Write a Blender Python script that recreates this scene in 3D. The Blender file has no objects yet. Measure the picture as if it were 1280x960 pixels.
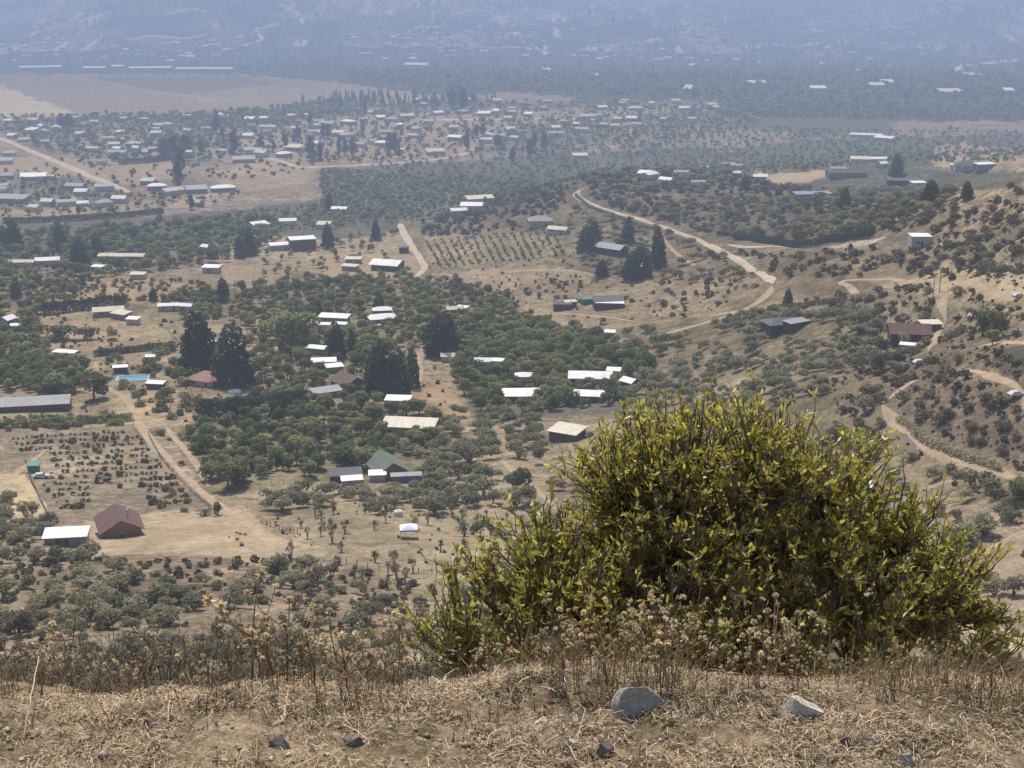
import bpy, math, random
import numpy as np
from mathutils import Vector, Quaternion

random.seed(11)
rng = np.random.default_rng(11)
scene = bpy.context.scene
COL = scene.collection
R = math.radians

# ------------------------------------------------------------------ camera
CAMZ = 150.0
PITCH = R(16.5)
F = 1758.0                       # focal length in pixels of the 1280 px photograph
CP, SP = math.cos(PITCH), math.sin(PITCH)
cam_data = bpy.data.cameras.new('camera')
cam = bpy.data.objects.new('camera', cam_data)
COL.objects.link(cam)
cam.location = (0, 0, CAMZ)
cam.rotation_euler = (R(90) - PITCH, 0, 0)
cam_data.sensor_width = 36.0
cam_data.lens = 36.0 * F / 1280.0
cam_data.clip_start = 0.05
cam_data.clip_end = 60000
scene.camera = cam


def at(px, py, Y):
    """world point on the line of sight of a photo pixel at forward distance Y"""
    v = (480.0 - py) / F
    s = Y / (CP + SP * v)
    return np.array([s * (px - 640.0) / F, Y, CAMZ + s * (-SP + CP * v)])


def project(x, y, z):
    dz = z - CAMZ
    d = y * CP - dz * SP
    d = np.where(d < 0.01, 0.01, d)
    return 640.0 + F * x / d, 480.0 - F * (y * SP + dz * CP) / d, d


# ------------------------------------------------------------------ noise
def vnoise(x, y, seed=0):
    xi = np.floor(x).astype(np.int64); yi = np.floor(y).astype(np.int64)
    fx = x - xi; fy = y - yi
    fx = fx * fx * (3 - 2 * fx); fy = fy * fy * (3 - 2 * fy)

    def h(a, b):
        n = (a * 374761393 + b * 668265263 + seed * 1442695041) & 0xffffffff
        n = ((n ^ (n >> 13)) * 1274126177) & 0xffffffff
        n = n ^ (n >> 16)
        return (n & 0xffff) / 32767.5 - 1.0
    a = h(xi, yi); b = h(xi + 1, yi); c = h(xi, yi + 1); d = h(xi + 1, yi + 1)
    return (a * (1 - fx) + b * fx) * (1 - fy) + (c * (1 - fx) + d * fx) * fy


def fbm(x, y, o=4, seed=0):
    s = 0; a = 1.0; t = 0
    for k in range(o):
        s = s + a * vnoise(x * 2 ** k + 17.3 * k, y * 2 ** k - 9.1 * k, seed + k)
        t += a; a *= 0.5
    return s / t


# ------------------------------------------------------------------ terrain
CT = []
for px in (-500, -150, 150, 450, 640):
    for py, Y in ((830, 170), (760, 215), (700, 255), (650, 300), (590, 360), (540, 410), (480, 488), (420, 574), (360, 670)):
        CT.append(at(px, py, Y))
for px, py, Y in (
        (1900, 640, 230), (1900, 480, 290), (1900, 340, 380), (1900, 200, 520), (1900, 120, 700),
        (1280, 760, 205), (1280, 690, 232), (1280, 620, 260), (1280, 560, 290), (1280, 480, 320), (1280, 420, 360), (1280, 340, 430),
        (1280, 280, 500), (1280, 222, 565), (1280, 200, 900), (1290, 190, 1050),
        (1150, 760, 208), (1150, 700, 238), (1150, 640, 265), (1150, 580, 300), (1150, 500, 350), (1137, 415, 430), (1150, 350, 500), (1150, 322, 545),
        (1150, 250, 770), (1150, 215, 880),
        (1000, 760, 212), (1000, 700, 245), (1000, 620, 292), (1000, 560, 338), (1000, 480, 400), (1000, 400, 490), (1000, 350, 560), (1000, 310, 640), (1000, 260, 730),
        (1000, 238, 800),
        (850, 760, 214), (850, 700, 250), (850, 600, 330), (850, 480, 455), (850, 400, 560), (850, 350, 640), (850, 310, 710), (850, 270, 770), (850, 230, 840), (850, 217, 880),
        (720, 480, 480), (720, 400, 590), (720, 340, 680), (720, 290, 750), (720, 240, 840), (720, 227, 868),
        (600, 300, 782), (600, 270, 855)):
    CT.append(at(px, py, Y))
for X, Y, z in ((-700, 800, 0), (-400, 800, 0), (-200, 800, 0), (-50, 800, 1), (-500, 1000, 0), (-200, 1000, 0), (0, 980, 1), (110, 1060, 1),
                (240, 1150, 0), (420, 1180, 1), (640, 1150, 12), (800, 900, 60), (-700, 1400, 0), (-200, 1400, 0), (200, 1400, 0), (600, 1450, 0), (1000, 1500, 4),
                (-900, 2000, 0), (0, 2000, 0), (900, 2000, 0), (-1200, 2700, 0), (0, 2700, 0), (1200, 2700, 0), (560, 700, 82), (760, 560, 100)):
    CT.append(np.array([X, Y, z], float))
CT = np.array(CT)


def tps_fit(P):
    n = len(P); xy = P[:, :2] / 100.0
    d = np.hypot(xy[:, None, 0] - xy[None, :, 0], xy[:, None, 1] - xy[None, :, 1])
    K = np.where(d > 0, d * d * np.log(d + 1e-9), 0) + np.eye(n) * 0.02
    Q = np.hstack([np.ones((n, 1)), xy])
    A = np.zeros((n + 3, n + 3)); A[:n, :n] = K; A[:n, n:] = Q; A[n:, :n] = Q.T
    return np.linalg.solve(A, np.concatenate([P[:, 2], [0, 0, 0]])), xy


TW, TXY = tps_fit(CT)


def tps(x, y):
    x = x / 100.0; y = y / 100.0
    n = len(TXY)
    r = np.full(x.shape, TW[n]) + TW[n + 1] * x + TW[n + 2] * y
    for k in range(n):
        d2 = (x - TXY[k, 0]) ** 2 + (y - TXY[k, 1]) ** 2
        r += TW[k] * 0.5 * d2 * np.log(d2 + 1e-12)
    return r


GX0, GX1, GY0, GY1, GS = -1500.0, 1800.0, 100.0, 2800.0, 6.0
gxs = np.arange(GX0, GX1 + 1, GS); gys = np.arange(GY0, GY1 + 1, GS)
GG = tps(*np.meshgrid(gxs, gys))


def grid(x, y):
    u = np.clip((x - GX0) / GS, 0, len(gxs) - 1.001); v = np.clip((y - GY0) / GS, 0, len(gys) - 1.001)
    i = u.astype(int); j = v.astype(int); fu = u - i; fv = v - j
    return (GG[j, i] * (1 - fu) + GG[j, i + 1] * fu) * (1 - fv) + (GG[j + 1, i] * (1 - fu) + GG[j + 1, i + 1] * fu) * fv


def ss(a, b, v):
    t = np.clip((v - a) / (b - a), 0, 1)
    return t * t * (3 - 2 * t)


PY = [-400, -60, -6, 0, 2.0, 2.7, 2.95, 3.25, 4.0, 5.0, 8, 20, 60, 100, 140, 170, 185]
PZ = [175, 158, 149.2, 148.45, 148.42, 148.40, 148.385, 148.25, 147.55, 146.6, 143.9, 134.0, 104.5, 83.0, 69, 60.5, 56]


def height(x, y):
    x = np.asarray(x, float); y = np.asarray(y, float)
    lip = 0.05 * np.sin(x * 3.1 + 0.6) + 0.04 * np.sin(x * 7.3)
    near = np.interp(y - lip * np.clip(1.5 - np.abs(y - 2.9), 0, 1) - 0.03 * x * (y < 4), PY, PZ)
    n_near = ss(-1, 2, y) * (1 - ss(20, 60, y))
    near = near + n_near * (0.022 * vnoise(x * 2.6, y * 2.6, 5) + 0.014 * vnoise(x * 8, y * 8, 6) + 0.005 * vnoise(x * 26, y * 26, 7)) + ss(8, 40, y) * 1.0 * vnoise(x / 14, y / 14, 3)
    far = grid(x, y)
    slope = np.clip(grid(x, y) / 30.0, 0, 1) * (y < 1200)
    far = far + slope * (1.9 * vnoise(x / 30, y / 30, 8) + 0.6 * vnoise(x / 10, y / 10, 9)) + 0.15 * vnoise(x / 30, y / 30, 10)
    far = far + 7.0 * np.exp(-((x - 113) / 30) ** 2 - ((y - 335) / 24) ** 2)
    gully = np.abs(vnoise(x / 46 + y / 120, y / 90, 21))
    far = far - slope * 4.5 * np.clip(0.25 - gully, 0, 1) / 0.25 * ss(60, 160, x)
    w = ss(140, 185, y)
    h = near * (1 - w) + far * w
    # the mountains across the valley
    base = 2380 + 220 * vnoise(x / 700, x * 0 + 3.3, 31)
    t = np.clip(y - base, 0, None)
    rid = 1 - np.abs(fbm(x / 620, y / 900, 4, 40))
    rid2 = fbm(x / 160, y / 210, 4, 50)
    left = np.exp(-((x + 560) / 420) ** 2)
    mtn = t * (0.045 + 0.10 * left) + ss(0, 700, t) * (60 * (rid - 0.55) + 26 * rid2) + ss(900, 3500, t) * 240
    return h + mtn


def ground_z(x, y):
    return float(height(np.array([x]), np.array([y]))[0])


MARCH = np.exp(np.linspace(math.log(150), math.log(8500), 3600))


def hit(px, py):
    v = (480.0 - py) / F
    s = MARCH / (CP + SP * v)
    X = s * (px - 640.0) / F; Z = CAMZ + s * (-SP + CP * v)
    below = np.nonzero(Z < height(X, MARCH))[0]
    k = below[0] if len(below) else len(MARCH) - 1
    return float(X[k]), float(MARCH[k]), ground_z(X[k], MARCH[k])


def seen(x, y, z):
    """is the point clear of the terrain as seen from the photograph's spot"""
    t = np.linspace(0.1, 0.985, 110)
    out = np.ones(len(x), bool)
    for a in t:
        yy = y * a
        m = yy > 190
        zz = CAMZ + (z - CAMZ) * a
        out &= ~(m & (zz < grid(x * a, yy) - 1.0))
    return out


# ------------------------------------------------------------------ mesh helpers
def tagit(o, label=None, cat=None, group=None, kind=None):
    if label: o['label'] = label
    if cat: o['category'] = cat
    if group: o['group'] = group
    if kind: o['kind'] = kind
    return o


def quad_mesh(name, V, Q, mats, mi=None, tint=None, smooth=False):
    V = np.asarray(V, np.float32); Q = np.asarray(Q, np.int32)
    me = bpy.data.meshes.new(name)
    me.vertices.add(len(V)); me.vertices.foreach_set('co', V.ravel())
    me.loops.add(Q.size); me.loops.foreach_set('vertex_index', Q.ravel())
    me.polygons.add(len(Q))
    me.polygons.foreach_set('loop_start', np.arange(0, Q.size, 4, dtype=np.int32))
    try:
        me.polygons.foreach_set('loop_total', np.full(len(Q), 4, np.int32))
    except Exception:
        pass
    for m in mats: me.materials.append(m)
    if mi is not None: me.polygons.foreach_set('material_index', np.asarray(mi, np.int32))
    if smooth: me.polygons.foreach_set('use_smooth', np.ones(len(Q), bool))
    if tint is not None:
        a = me.attributes.new('tint', 'FLOAT', 'POINT'); a.data.foreach_set('value', np.asarray(tint, np.float32))
    me.update(calc_edges=True)
    return me


def py_mesh(name, V, Fc, mats, smooth=False):
    me = bpy.data.meshes.new(name)
    me.from_pydata([tuple(map(float, v)) for v in V], [], Fc)
    for m in mats: me.materials.append(m)
    if smooth:
        for p in me.polygons: p.use_smooth = True
    me.update()
    return me


def link(name, data, parent=None, loc=None, rz=None, sc=None):
    o = bpy.data.objects.new(name, data)
    COL.objects.link(o)
    if parent is not None: o.parent = parent
    if loc is not None: o.location = loc
    if rz is not None: o.rotation_euler = (0, 0, rz) if not isinstance(rz, tuple) else rz
    if sc is not None: o.scale = sc if isinstance(sc, tuple) else (sc, sc, sc)
    return o


class Geo:
    """collects polygons for one mesh"""
    def __init__(s): s.v = []; s.f = []

    def add(s, V, Fc):
        b = len(s.v); s.v += [tuple(p) for p in V]; s.f += [tuple(b + i for i in f) for f in Fc]
        return s

    def box(s, x0, x1, y0, y1, z0, z1):
        V = [(x0, y0, z0), (x1, y0, z0), (x1, y1, z0), (x0, y1, z0), (x0, y0, z1), (x1, y0, z1), (x1, y1, z1), (x0, y1, z1)]
        return s.add(V, [(0, 3, 2, 1), (4, 5, 6, 7), (0, 1, 5, 4), (1, 2, 6, 5), (2, 3, 7, 6), (3, 0, 4, 7)])

    def slab(s, q, t):
        lo = [(p[0], p[1], p[2] - t) for p in q]
        n = len(q)
        return s.add(list(q) + lo, [tuple(range(n)), tuple(range(2 * n - 1, n - 1, -1))] + [(i, n + i, n + (i + 1) % n, (i + 1) % n) for i in range(n)])

    def tube(s, pts, rad, n=6):
        V, Q = tube(np.array(pts, float), np.array(rad, float), n)
        s.add(V, [tuple(q) for q in Q])
        k = len(s.v) - n
        s.f.append(tuple(range(k, k + n)))
        return s

    def mesh(s, name, mat, smooth=False):
        return py_mesh(name, s.v, s.f, [mat] if not isinstance(mat, list) else mat, smooth)


def tube(P, rad, n=6):
    d = np.gradient(P, axis=0)
    d /= np.linalg.norm(d, axis=1)[:, None] + 1e-9
    ref = np.where(np.abs(d[:, 2:3]) > 0.9, np.array([[1.0, 0, 0]]), np.array([[0, 0, 1.0]]))
    u = np.cross(d, ref); u /= np.linalg.norm(u, axis=1)[:, None] + 1e-9
    w = np.cross(d, u)
    a = np.linspace(0, 2 * math.pi, n, endpoint=False)
    V = P[:, None, :] + rad[:, None, None] * (np.cos(a)[None, :, None] * u[:, None, :] + np.sin(a)[None, :, None] * w[:, None, :])
    V = V.reshape(-1, 3)
    Q = []
    for i in range(len(P) - 1):
        for k in range(n):
            Q.append((i * n + k, i * n + (k + 1) % n, (i + 1) * n + (k + 1) % n, (i + 1) * n + k))
    return V, np.array(Q)


def unit(n, r):
    v = r.normal(size=(n, 3))
    return v / np.linalg.norm(v, axis=1)[:, None]


def leaves_at(C, N, size, r, asp=0.6):
    """one four-cornered leaf clump at each centre C, facing about N"""
    n = len(C)
    t = unit(n, r)
    u = np.cross(N, t); u /= np.linalg.norm(u, axis=1)[:, None] + 1e-9
    w = np.cross(N, u); w /= np.linalg.norm(w, axis=1)[:, None] + 1e-9
    s = (size * r.uniform(0.6, 1.35, n))[:, None]
    k = r.uniform(-0.35, 0.35, (n, 1))
    V = np.stack([C - u * s, C - w * s * asp + u * s * k, C + u * s, C + w * s * asp - u * s * k], axis=1)
    V = V + r.normal(size=V.shape) * (s * 0.12)[:, None, :]
    return V.reshape(-1, 3), np.arange(4 * n).reshape(-1, 4), np.repeat(r.uniform(-1, 1, n), 4)


# ------------------------------------------------------------------ materials
def nt(m):
    m.use_nodes = True
    t = m.node_tree; t.nodes.clear()
    return t


def node(t, typ, **kw):
    n = t.nodes.new(typ)
    for k, v in kw.items():
        if k in n.inputs: n.inputs[k].default_value = v
        else: setattr(n, k, v)
    return n


def math_n(t, op, a, b=None, c=None):
    n = t.nodes.new('ShaderNodeMath'); n.operation = op
    for i, v in enumerate((a, b, c)):
        if v is None: continue
        if hasattr(v, 'is_linked') or hasattr(v, 'links'): t.links.new(v, n.inputs[i])
        else: n.inputs[i].default_value = v
    return n.outputs[0]


def ramp(t, fac, a, b, lo=0.3, hi=0.7):
    n = t.nodes.new('ShaderNodeMapRange'); n.inputs['From Min'].default_value = lo; n.inputs['From Max'].default_value = hi
    n.inputs['To Min'].default_value = a; n.inputs['To Max'].default_value = b
    t.links.new(fac, n.inputs['Value'])
    return n.outputs[0]


def noise(t, vec, scale, detail=3, rough=0.6):
    n = t.nodes.new('ShaderNodeTexNoise'); n.inputs['Scale'].default_value = scale; n.inputs['Detail'].default_value = detail
    n.inputs['Roughness'].default_value = rough
    if vec is not None: t.links.new(vec, n.inputs['Vector'])
    return n.outputs['Fac']


def scale_col(t, col, fac):
    n = t.nodes.new('ShaderNodeVectorMath'); n.operation = 'SCALE'
    if isinstance(col, tuple): n.inputs[0].default_value = col[:3]
    else: t.links.new(col, n.inputs[0])
    if isinstance(fac, (int, float)): n.inputs['Scale'].default_value = fac
    else: t.links.new(fac, n.inputs['Scale'])
    return n.outputs[0]


def mixc(t, fac, a, b):
    n = t.nodes.new('ShaderNodeMix'); n.data_type = 'RGBA'
    for s, v in ((n.inputs[0], fac), (n.inputs[6], a), (n.inputs[7], b)):
        if isinstance(v, tuple): s.default_value = (v[0], v[1], v[2], 1)
        elif isinstance(v, (int, float)): s.default_value = v
        else: t.links.new(v, s)
    return n.outputs[2]


MATS = {}


def plain(name, col, var=0.25, scale=1.5, rough=0.8, metal=0.0, stripes=0.0, col2=None, spec=0.3):
    """painted / mineral surface with weathering noise in object space and optional sheet ribs"""
    if name in MATS: return MATS[name]
    m = bpy.data.materials.new(name); t = nt(m)
    tc = node(t, 'ShaderNodeTexCoord')
    n1 = noise(t, tc.outputs['Object'], scale, 4)
    f = ramp(t, n1, 1 - var, 1 + var)
    c = scale_col(t, (col[0], col[1], col[2]), f)
    if col2 is not None:
        c = mixc(t, ramp(t, noise(t, tc.outputs['Object'], scale * 0.35, 5, 0.7), 0, 1, 0.52, 0.68), c, col2)
    if stripes:
        w = node(t, 'ShaderNodeTexWave', Scale=stripes, Distortion=0.2); w.bands_direction = 'X'
        t.links.new(tc.outputs['Object'], w.inputs['Vector'])
        c = scale_col(t, c, ramp(t, w.outputs['Fac'], 0.8, 1.06, 0, 1))
    b = node(t, 'ShaderNodeBsdfPrincipled', Roughness=rough, Metallic=metal)
    b.inputs['Specular IOR Level'].default_value = spec
    t.links.new(c, b.inputs['Base Color'])
    o = node(t, 'ShaderNodeOutputMaterial'); t.links.new(b.outputs[0], o.inputs[0])
    MATS[name] = m
    return m


def foliage(name, col, col2, trans=0.25, ovar=0.28, lvar=0.3, gloss=0.0):
    m = bpy.data.materials.new(name); t = nt(m)
    at_ = node(t, 'ShaderNodeAttribute', attribute_name='tint')
    ob = node(t, 'ShaderNodeObjectInfo')
    mixf = ramp(t, ob.outputs['Random'], 0, 1, 0, 1)
    shift = math_n(t, 'MULTIPLY_ADD', at_.outputs['Fac'], 0.35, mixf)
    sh = node(t, 'ShaderNodeClamp'); t.links.new(shift, sh.inputs[0])
    c = mixc(t, sh.outputs[0], col, col2)
    f = math_n(t, 'MULTIPLY_ADD', at_.outputs['Fac'], lvar, 1.0)
    rnd2 = math_n(t, 'FRACT', math_n(t, 'MULTIPLY', ob.outputs['Random'], 17.31))
    f = math_n(t, 'MULTIPLY', f, ramp(t, rnd2, 1 - ovar, 1 + ovar, 0, 1))
    c = scale_col(t, c, f)
    d = node(t, 'ShaderNodeBsdfDiffuse'); t.links.new(c, d.inputs[0])
    tr = node(t, 'ShaderNodeBsdfTranslucent'); t.links.new(c, tr.inputs[0])
    mx = node(t, 'ShaderNodeMixShader'); mx.inputs[0].default_value = trans
    t.links.new(d.outputs[0], mx.inputs[1]); t.links.new(tr.outputs[0], mx.inputs[2])
    out = mx.outputs[0]
    if gloss:
        g = node(t, 'ShaderNodeBsdfGlossy', Roughness=0.42); g.inputs[0].default_value = (1, 1, 1, 1)
        m2 = node(t, 'ShaderNodeMixShader'); m2.inputs[0].default_value = gloss
        t.links.new(out, m2.inputs[1]); t.links.new(g.outputs[0], m2.inputs[2]); out = m2.outputs[0]
    o = node(t, 'ShaderNodeOutputMaterial'); t.links.new(out, o.inputs[0])
    MATS[name] = m
    return m


M_SCRUB = foliage('scrub_foliage', (0.215, 0.222, 0.135), (0.345, 0.308, 0.195), trans=0.5, ovar=.38)
M_LEAFY = foliage('leafy_foliage', (0.105, 0.145, 0.072), (0.270, 0.260, 0.112), trans=0.5, ovar=.38)
M_CONIF = foliage('conifer_foliage', (0.064, 0.085, 0.062), (0.105, 0.122, 0.078), trans=0.35)
M_DRYSH = foliage('dry_shrub_foliage', (0.130, 0.132, 0.080), (0.215, 0.185, 0.118), trans=0.35, ovar=.4)
M_VINE = foliage('yellow_vine_foliage', (0.10, 0.085, 0.035), (0.17, 0.125, 0.05))
M_BUSH = foliage('bush_leaf', (0.290, 0.292, 0.078), (0.570, 0.430, 0.056), trans=0.58, ovar=0.02, lvar=0.5, gloss=0.03)
M_BARK = plain('bark', (0.10, 0.075, 0.055), 0.3, 3)
M_TWIG = plain('twig_bark', (0.165, 0.135, 0.105), 0.35, 30)
M_STRAW = foliage('straw', (0.17, 0.12, 0.08), (0.40, 0.31, 0.205), trans=0.15, lvar=0.6)
M_RUST = foliage('rusty_stem', (0.20, 0.105, 0.052), (0.33, 0.20, 0.10), trans=.25, lvar=.45)
M_WEED = foliage('weed_stem', (0.20, 0.14, 0.085), (0.38, 0.28, 0.17), trans=0.25, lvar=0.45)
M_HEAD = foliage('weed_flower', (0.62, 0.48, 0.27), (0.80, 0.68, 0.45), trans=0.35, lvar=0.3)

# roofs and walls
RM = dict(
    pale=plain('pale_dusty_roof', (0.50, 0.48, 0.45), 0.2, 0.5, 0.7, stripes=1.1, col2=(0.36, 0.30, 0.25)),
    white=plain('white_sheet_roof', (0.80, 0.80, 0.79), 0.10, 0.5, 0.6, stripes=1.2, col2=(0.55, 0.50, 0.45)),
    cream=plain('cream_sheet_roof', (0.64, 0.58, 0.45), 0.15, 0.6, 0.7, stripes=0.9, col2=(0.48, 0.40, 0.30)),
    striped=plain('striped_cream_roof', (0.62, 0.57, 0.43), 0.2, 0.5, 0.7, stripes=0.42, col2=(0.45, 0.46, 0.42)),
    grey=plain('grey_sheet_roof', (0.27, 0.27, 0.28), 0.15, 0.6, 0.6, stripes=1.1, col2=(0.36, 0.33, 0.31)),
    dark=plain('dark_roof', (0.075, 0.078, 0.085), 0.2, 0.8, 0.7, stripes=1.0),
    maroon=plain('maroon_tile_roof', (0.125, 0.062, 0.058), 0.15, 1.2, 0.75, stripes=1.6, col2=(0.16, 0.085, 0.075)),
    terra=plain('terracotta_roof', (0.34, 0.175, 0.135), 0.15, 1.0, 0.8, stripes=1.6, col2=(0.27, 0.13, 0.10)),
    green=plain('green_grey_roof', (0.125, 0.15, 0.12), 0.15, 0.8, 0.75, stripes=1.5, col2=(0.16, 0.18, 0.15)),
    brown=plain('brown_roof', (0.13, 0.088, 0.066), 0.15, 1.0, 0.8, stripes=1.5),
    blue=plain('blue_sheet_roof', (0.20, 0.275, 0.34), 0.15, 1.0, 0.6, stripes=1.0),
    teal=plain('teal_roof', (0.08, 0.19, 0.17), 0.15, 1.0, 0.6, stripes=1.0))
WM = dict(
    white=plain('white_wall', (0.46, 0.44, 0.41), 0.12, 0.6),
    cream=plain('cream_wall', (0.45, 0.38, 0.28), 0.15, 0.6),
    brick=plain('brick_wall', (0.27, 0.165, 0.115), 0.2, 2.5),
    wood=plain('wood_wall', (0.13, 0.085, 0.058), 0.25, 2.0, stripes=2.2),
    grey=plain('grey_wall', (0.24, 0.23, 0.22), 0.15, 0.8),
    dark=plain('dark_wall', (0.07, 0.065, 0.062), 0.2, 0.8),
    violet=plain('violet_wall', (0.19, 0.17, 0.22), 0.15, 0.8),
    teal=plain('teal_wall', (0.06, 0.22, 0.20), 0.15, 0.8))
M_GLASS = plain('window_glass', (0.035, 0.042, 0.05), 0.2, 0.7, 0.12, spec=0.6)
M_FRAME = plain('window_frame', (0.55, 0.53, 0.50), 0.1, 1.0)
M_DOOR = plain('door_wood', (0.10, 0.065, 0.045), 0.2, 2.0)
M_POST = plain('fence_post', (0.16, 0.12, 0.085), 0.3, 3.0)
M_METAL = plain('galvanised_metal', (0.45, 0.45, 0.45), 0.15, 1.0, 0.45, 0.6)
M_TYRE = plain('tyre_rubber', (0.03, 0.03, 0.03), 0.1, 3)
M_CONC = plain('concrete', (0.40, 0.39, 0.37), 0.2, 0.5)


def road_mat(name, a, b, sc):
    m = bpy.data.materials.new(name); t = nt(m)
    g = node(t, 'ShaderNodeNewGeometry')
    n1 = noise(t, g.outputs['Position'], sc, 5, 0.7)
    c = mixc(t, ramp(t, n1, 0, 1, 0.3, 0.7), a, b)
    d = node(t, 'ShaderNodeBsdfDiffuse'); t.links.new(c, d.inputs[0])
    o = node(t, 'ShaderNodeOutputMaterial'); t.links.new(d.outputs[0], o.inputs[0])
    return m


M_DIRT = road_mat('dirt_road', (0.27, 0.20, 0.135), (0.44, 0.34, 0.24), 0.25)
M_PALE = road_mat('pale_road', (0.55, 0.50, 0.42), (0.72, 0.68, 0.60), 0.05)
M_BRIGHT = road_mat('bright_dirt_road', (0.36, 0.29, 0.21), (0.58, 0.49, 0.38), 0.22)
M_ASPH = road_mat('asphalt', (0.15, 0.145, 0.14), (0.22, 0.21, 0.20), 0.1)


def ground_mat():
    m = bpy.data.materials.new('ground_soil'); t = nt(m)
    g = node(t, 'ShaderNodeNewGeometry'); pos = g.outputs['Position']
    c = node(t, 'ShaderNodeAttribute', attribute_name='gcol')
    near = node(t, 'ShaderNodeAttribute', attribute_name='near').outputs['Fac']
    rough_f = node(t, 'ShaderNodeAttribute', attribute_name='patchy').outputs['Fac']
    # far: patches of straw grass, bare soil and low dry growth
    big = ramp(t, noise(t, pos, 0.03, 5, 0.65), 0.72, 1.28)
    mid = noise(t, pos, 0.16, 5, 0.7)
    fine = noise(t, pos, 0.7, 4, 0.75)
    fm = math_n(t, 'MULTIPLY', ramp(t, mid, 0.52, 1.44), ramp(t, fine, 0.56, 1.40))
    fm = math_n(t, 'MULTIPLY', fm, big)
    one = math_n(t, 'ADD', math_n(t, 'MULTIPLY', math_n(t, 'SUBTRACT', fm, 1.0), rough_f), 1.0)
    far_c = scale_col(t, c.outputs['Color'], one)
    spots = ramp(t, noise(t, pos, 0.33, 4, 0.7), 0, 0.75, 0.54, 0.63)
    far_c = mixc(t, math_n(t, 'MULTIPLY', spots, rough_f), far_c, (0.095, 0.082, 0.052))
    # near: crumbly soil with straw
    s1 = noise(t, pos, 9.0, 6, 0.7); s2 = noise(t, pos, 55.0, 5, 0.75); s3 = noise(t, pos, 180.0, 3, 0.7)
    nc = mixc(t, ramp(t, s1, 0, 1, 0.38, 0.62), (0.140, 0.104, 0.066), (0.325, 0.25, 0.16))
    nc = scale_col(t, nc, math_n(t, 'MULTIPLY', ramp(t, s2, 0.5, 1.5, 0.3, 0.7), ramp(t, s3, 0.7, 1.3)))
    col = mixc(t, near, far_c, nc)
    b = node(t, 'ShaderNodeBsdfDiffuse'); t.links.new(col, b.inputs[0])
    hgt = math_n(t, 'ADD', math_n(t, 'MULTIPLY', s2, 0.02), math_n(t, 'MULTIPLY', s3, 0.006))
    hn = math_n(t, 'MULTIPLY', hgt, near)
    hf = math_n(t, 'MULTIPLY', math_n(t, 'ADD', math_n(t, 'MULTIPLY', fine, 0.8), math_n(t, 'MULTIPLY', mid, 1.6)), math_n(t, 'SUBTRACT', 1.0, near))
    bp = node(t, 'ShaderNodeBump', Distance=1.0); bp.inputs['Strength'].default_value = 0.55
    t.links.new(math_n(t, 'ADD', hn, hf), bp.inputs['Height']); t.links.new(bp.outputs[0], b.inputs['Normal'])
    o = node(t, 'ShaderNodeOutputMaterial'); t.links.new(b.outputs[0], o.inputs[0])
    return m


# ------------------------------------------------------------------ polygons on the photo's map of the valley
def inpoly(px, py, poly):
    poly = np.asarray(poly, float)
    out = np.zeros(px.shape, bool)
    bb = (px >= poly[:, 0].min()) & (px <= poly[:, 0].max()) & (py >= poly[:, 1].min()) & (py <= poly[:, 1].max())
    ii = np.nonzero(bb)[0]
    if not len(ii): return out
    x = px[ii]; y = py[ii]; r = np.zeros(len(ii), bool)
    n = len(poly)
    for a in range(n):
        x1, y1 = poly[a]; x2, y2 = poly[(a + 1) % n]
        c = ((y1 > y) != (y2 > y))
        if y1 == y2: continue
        r ^= c & (x < (x2 - x1) * (y - y1) / (y2 - y1) + x1)
    out[ii] = r
    return out


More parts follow.
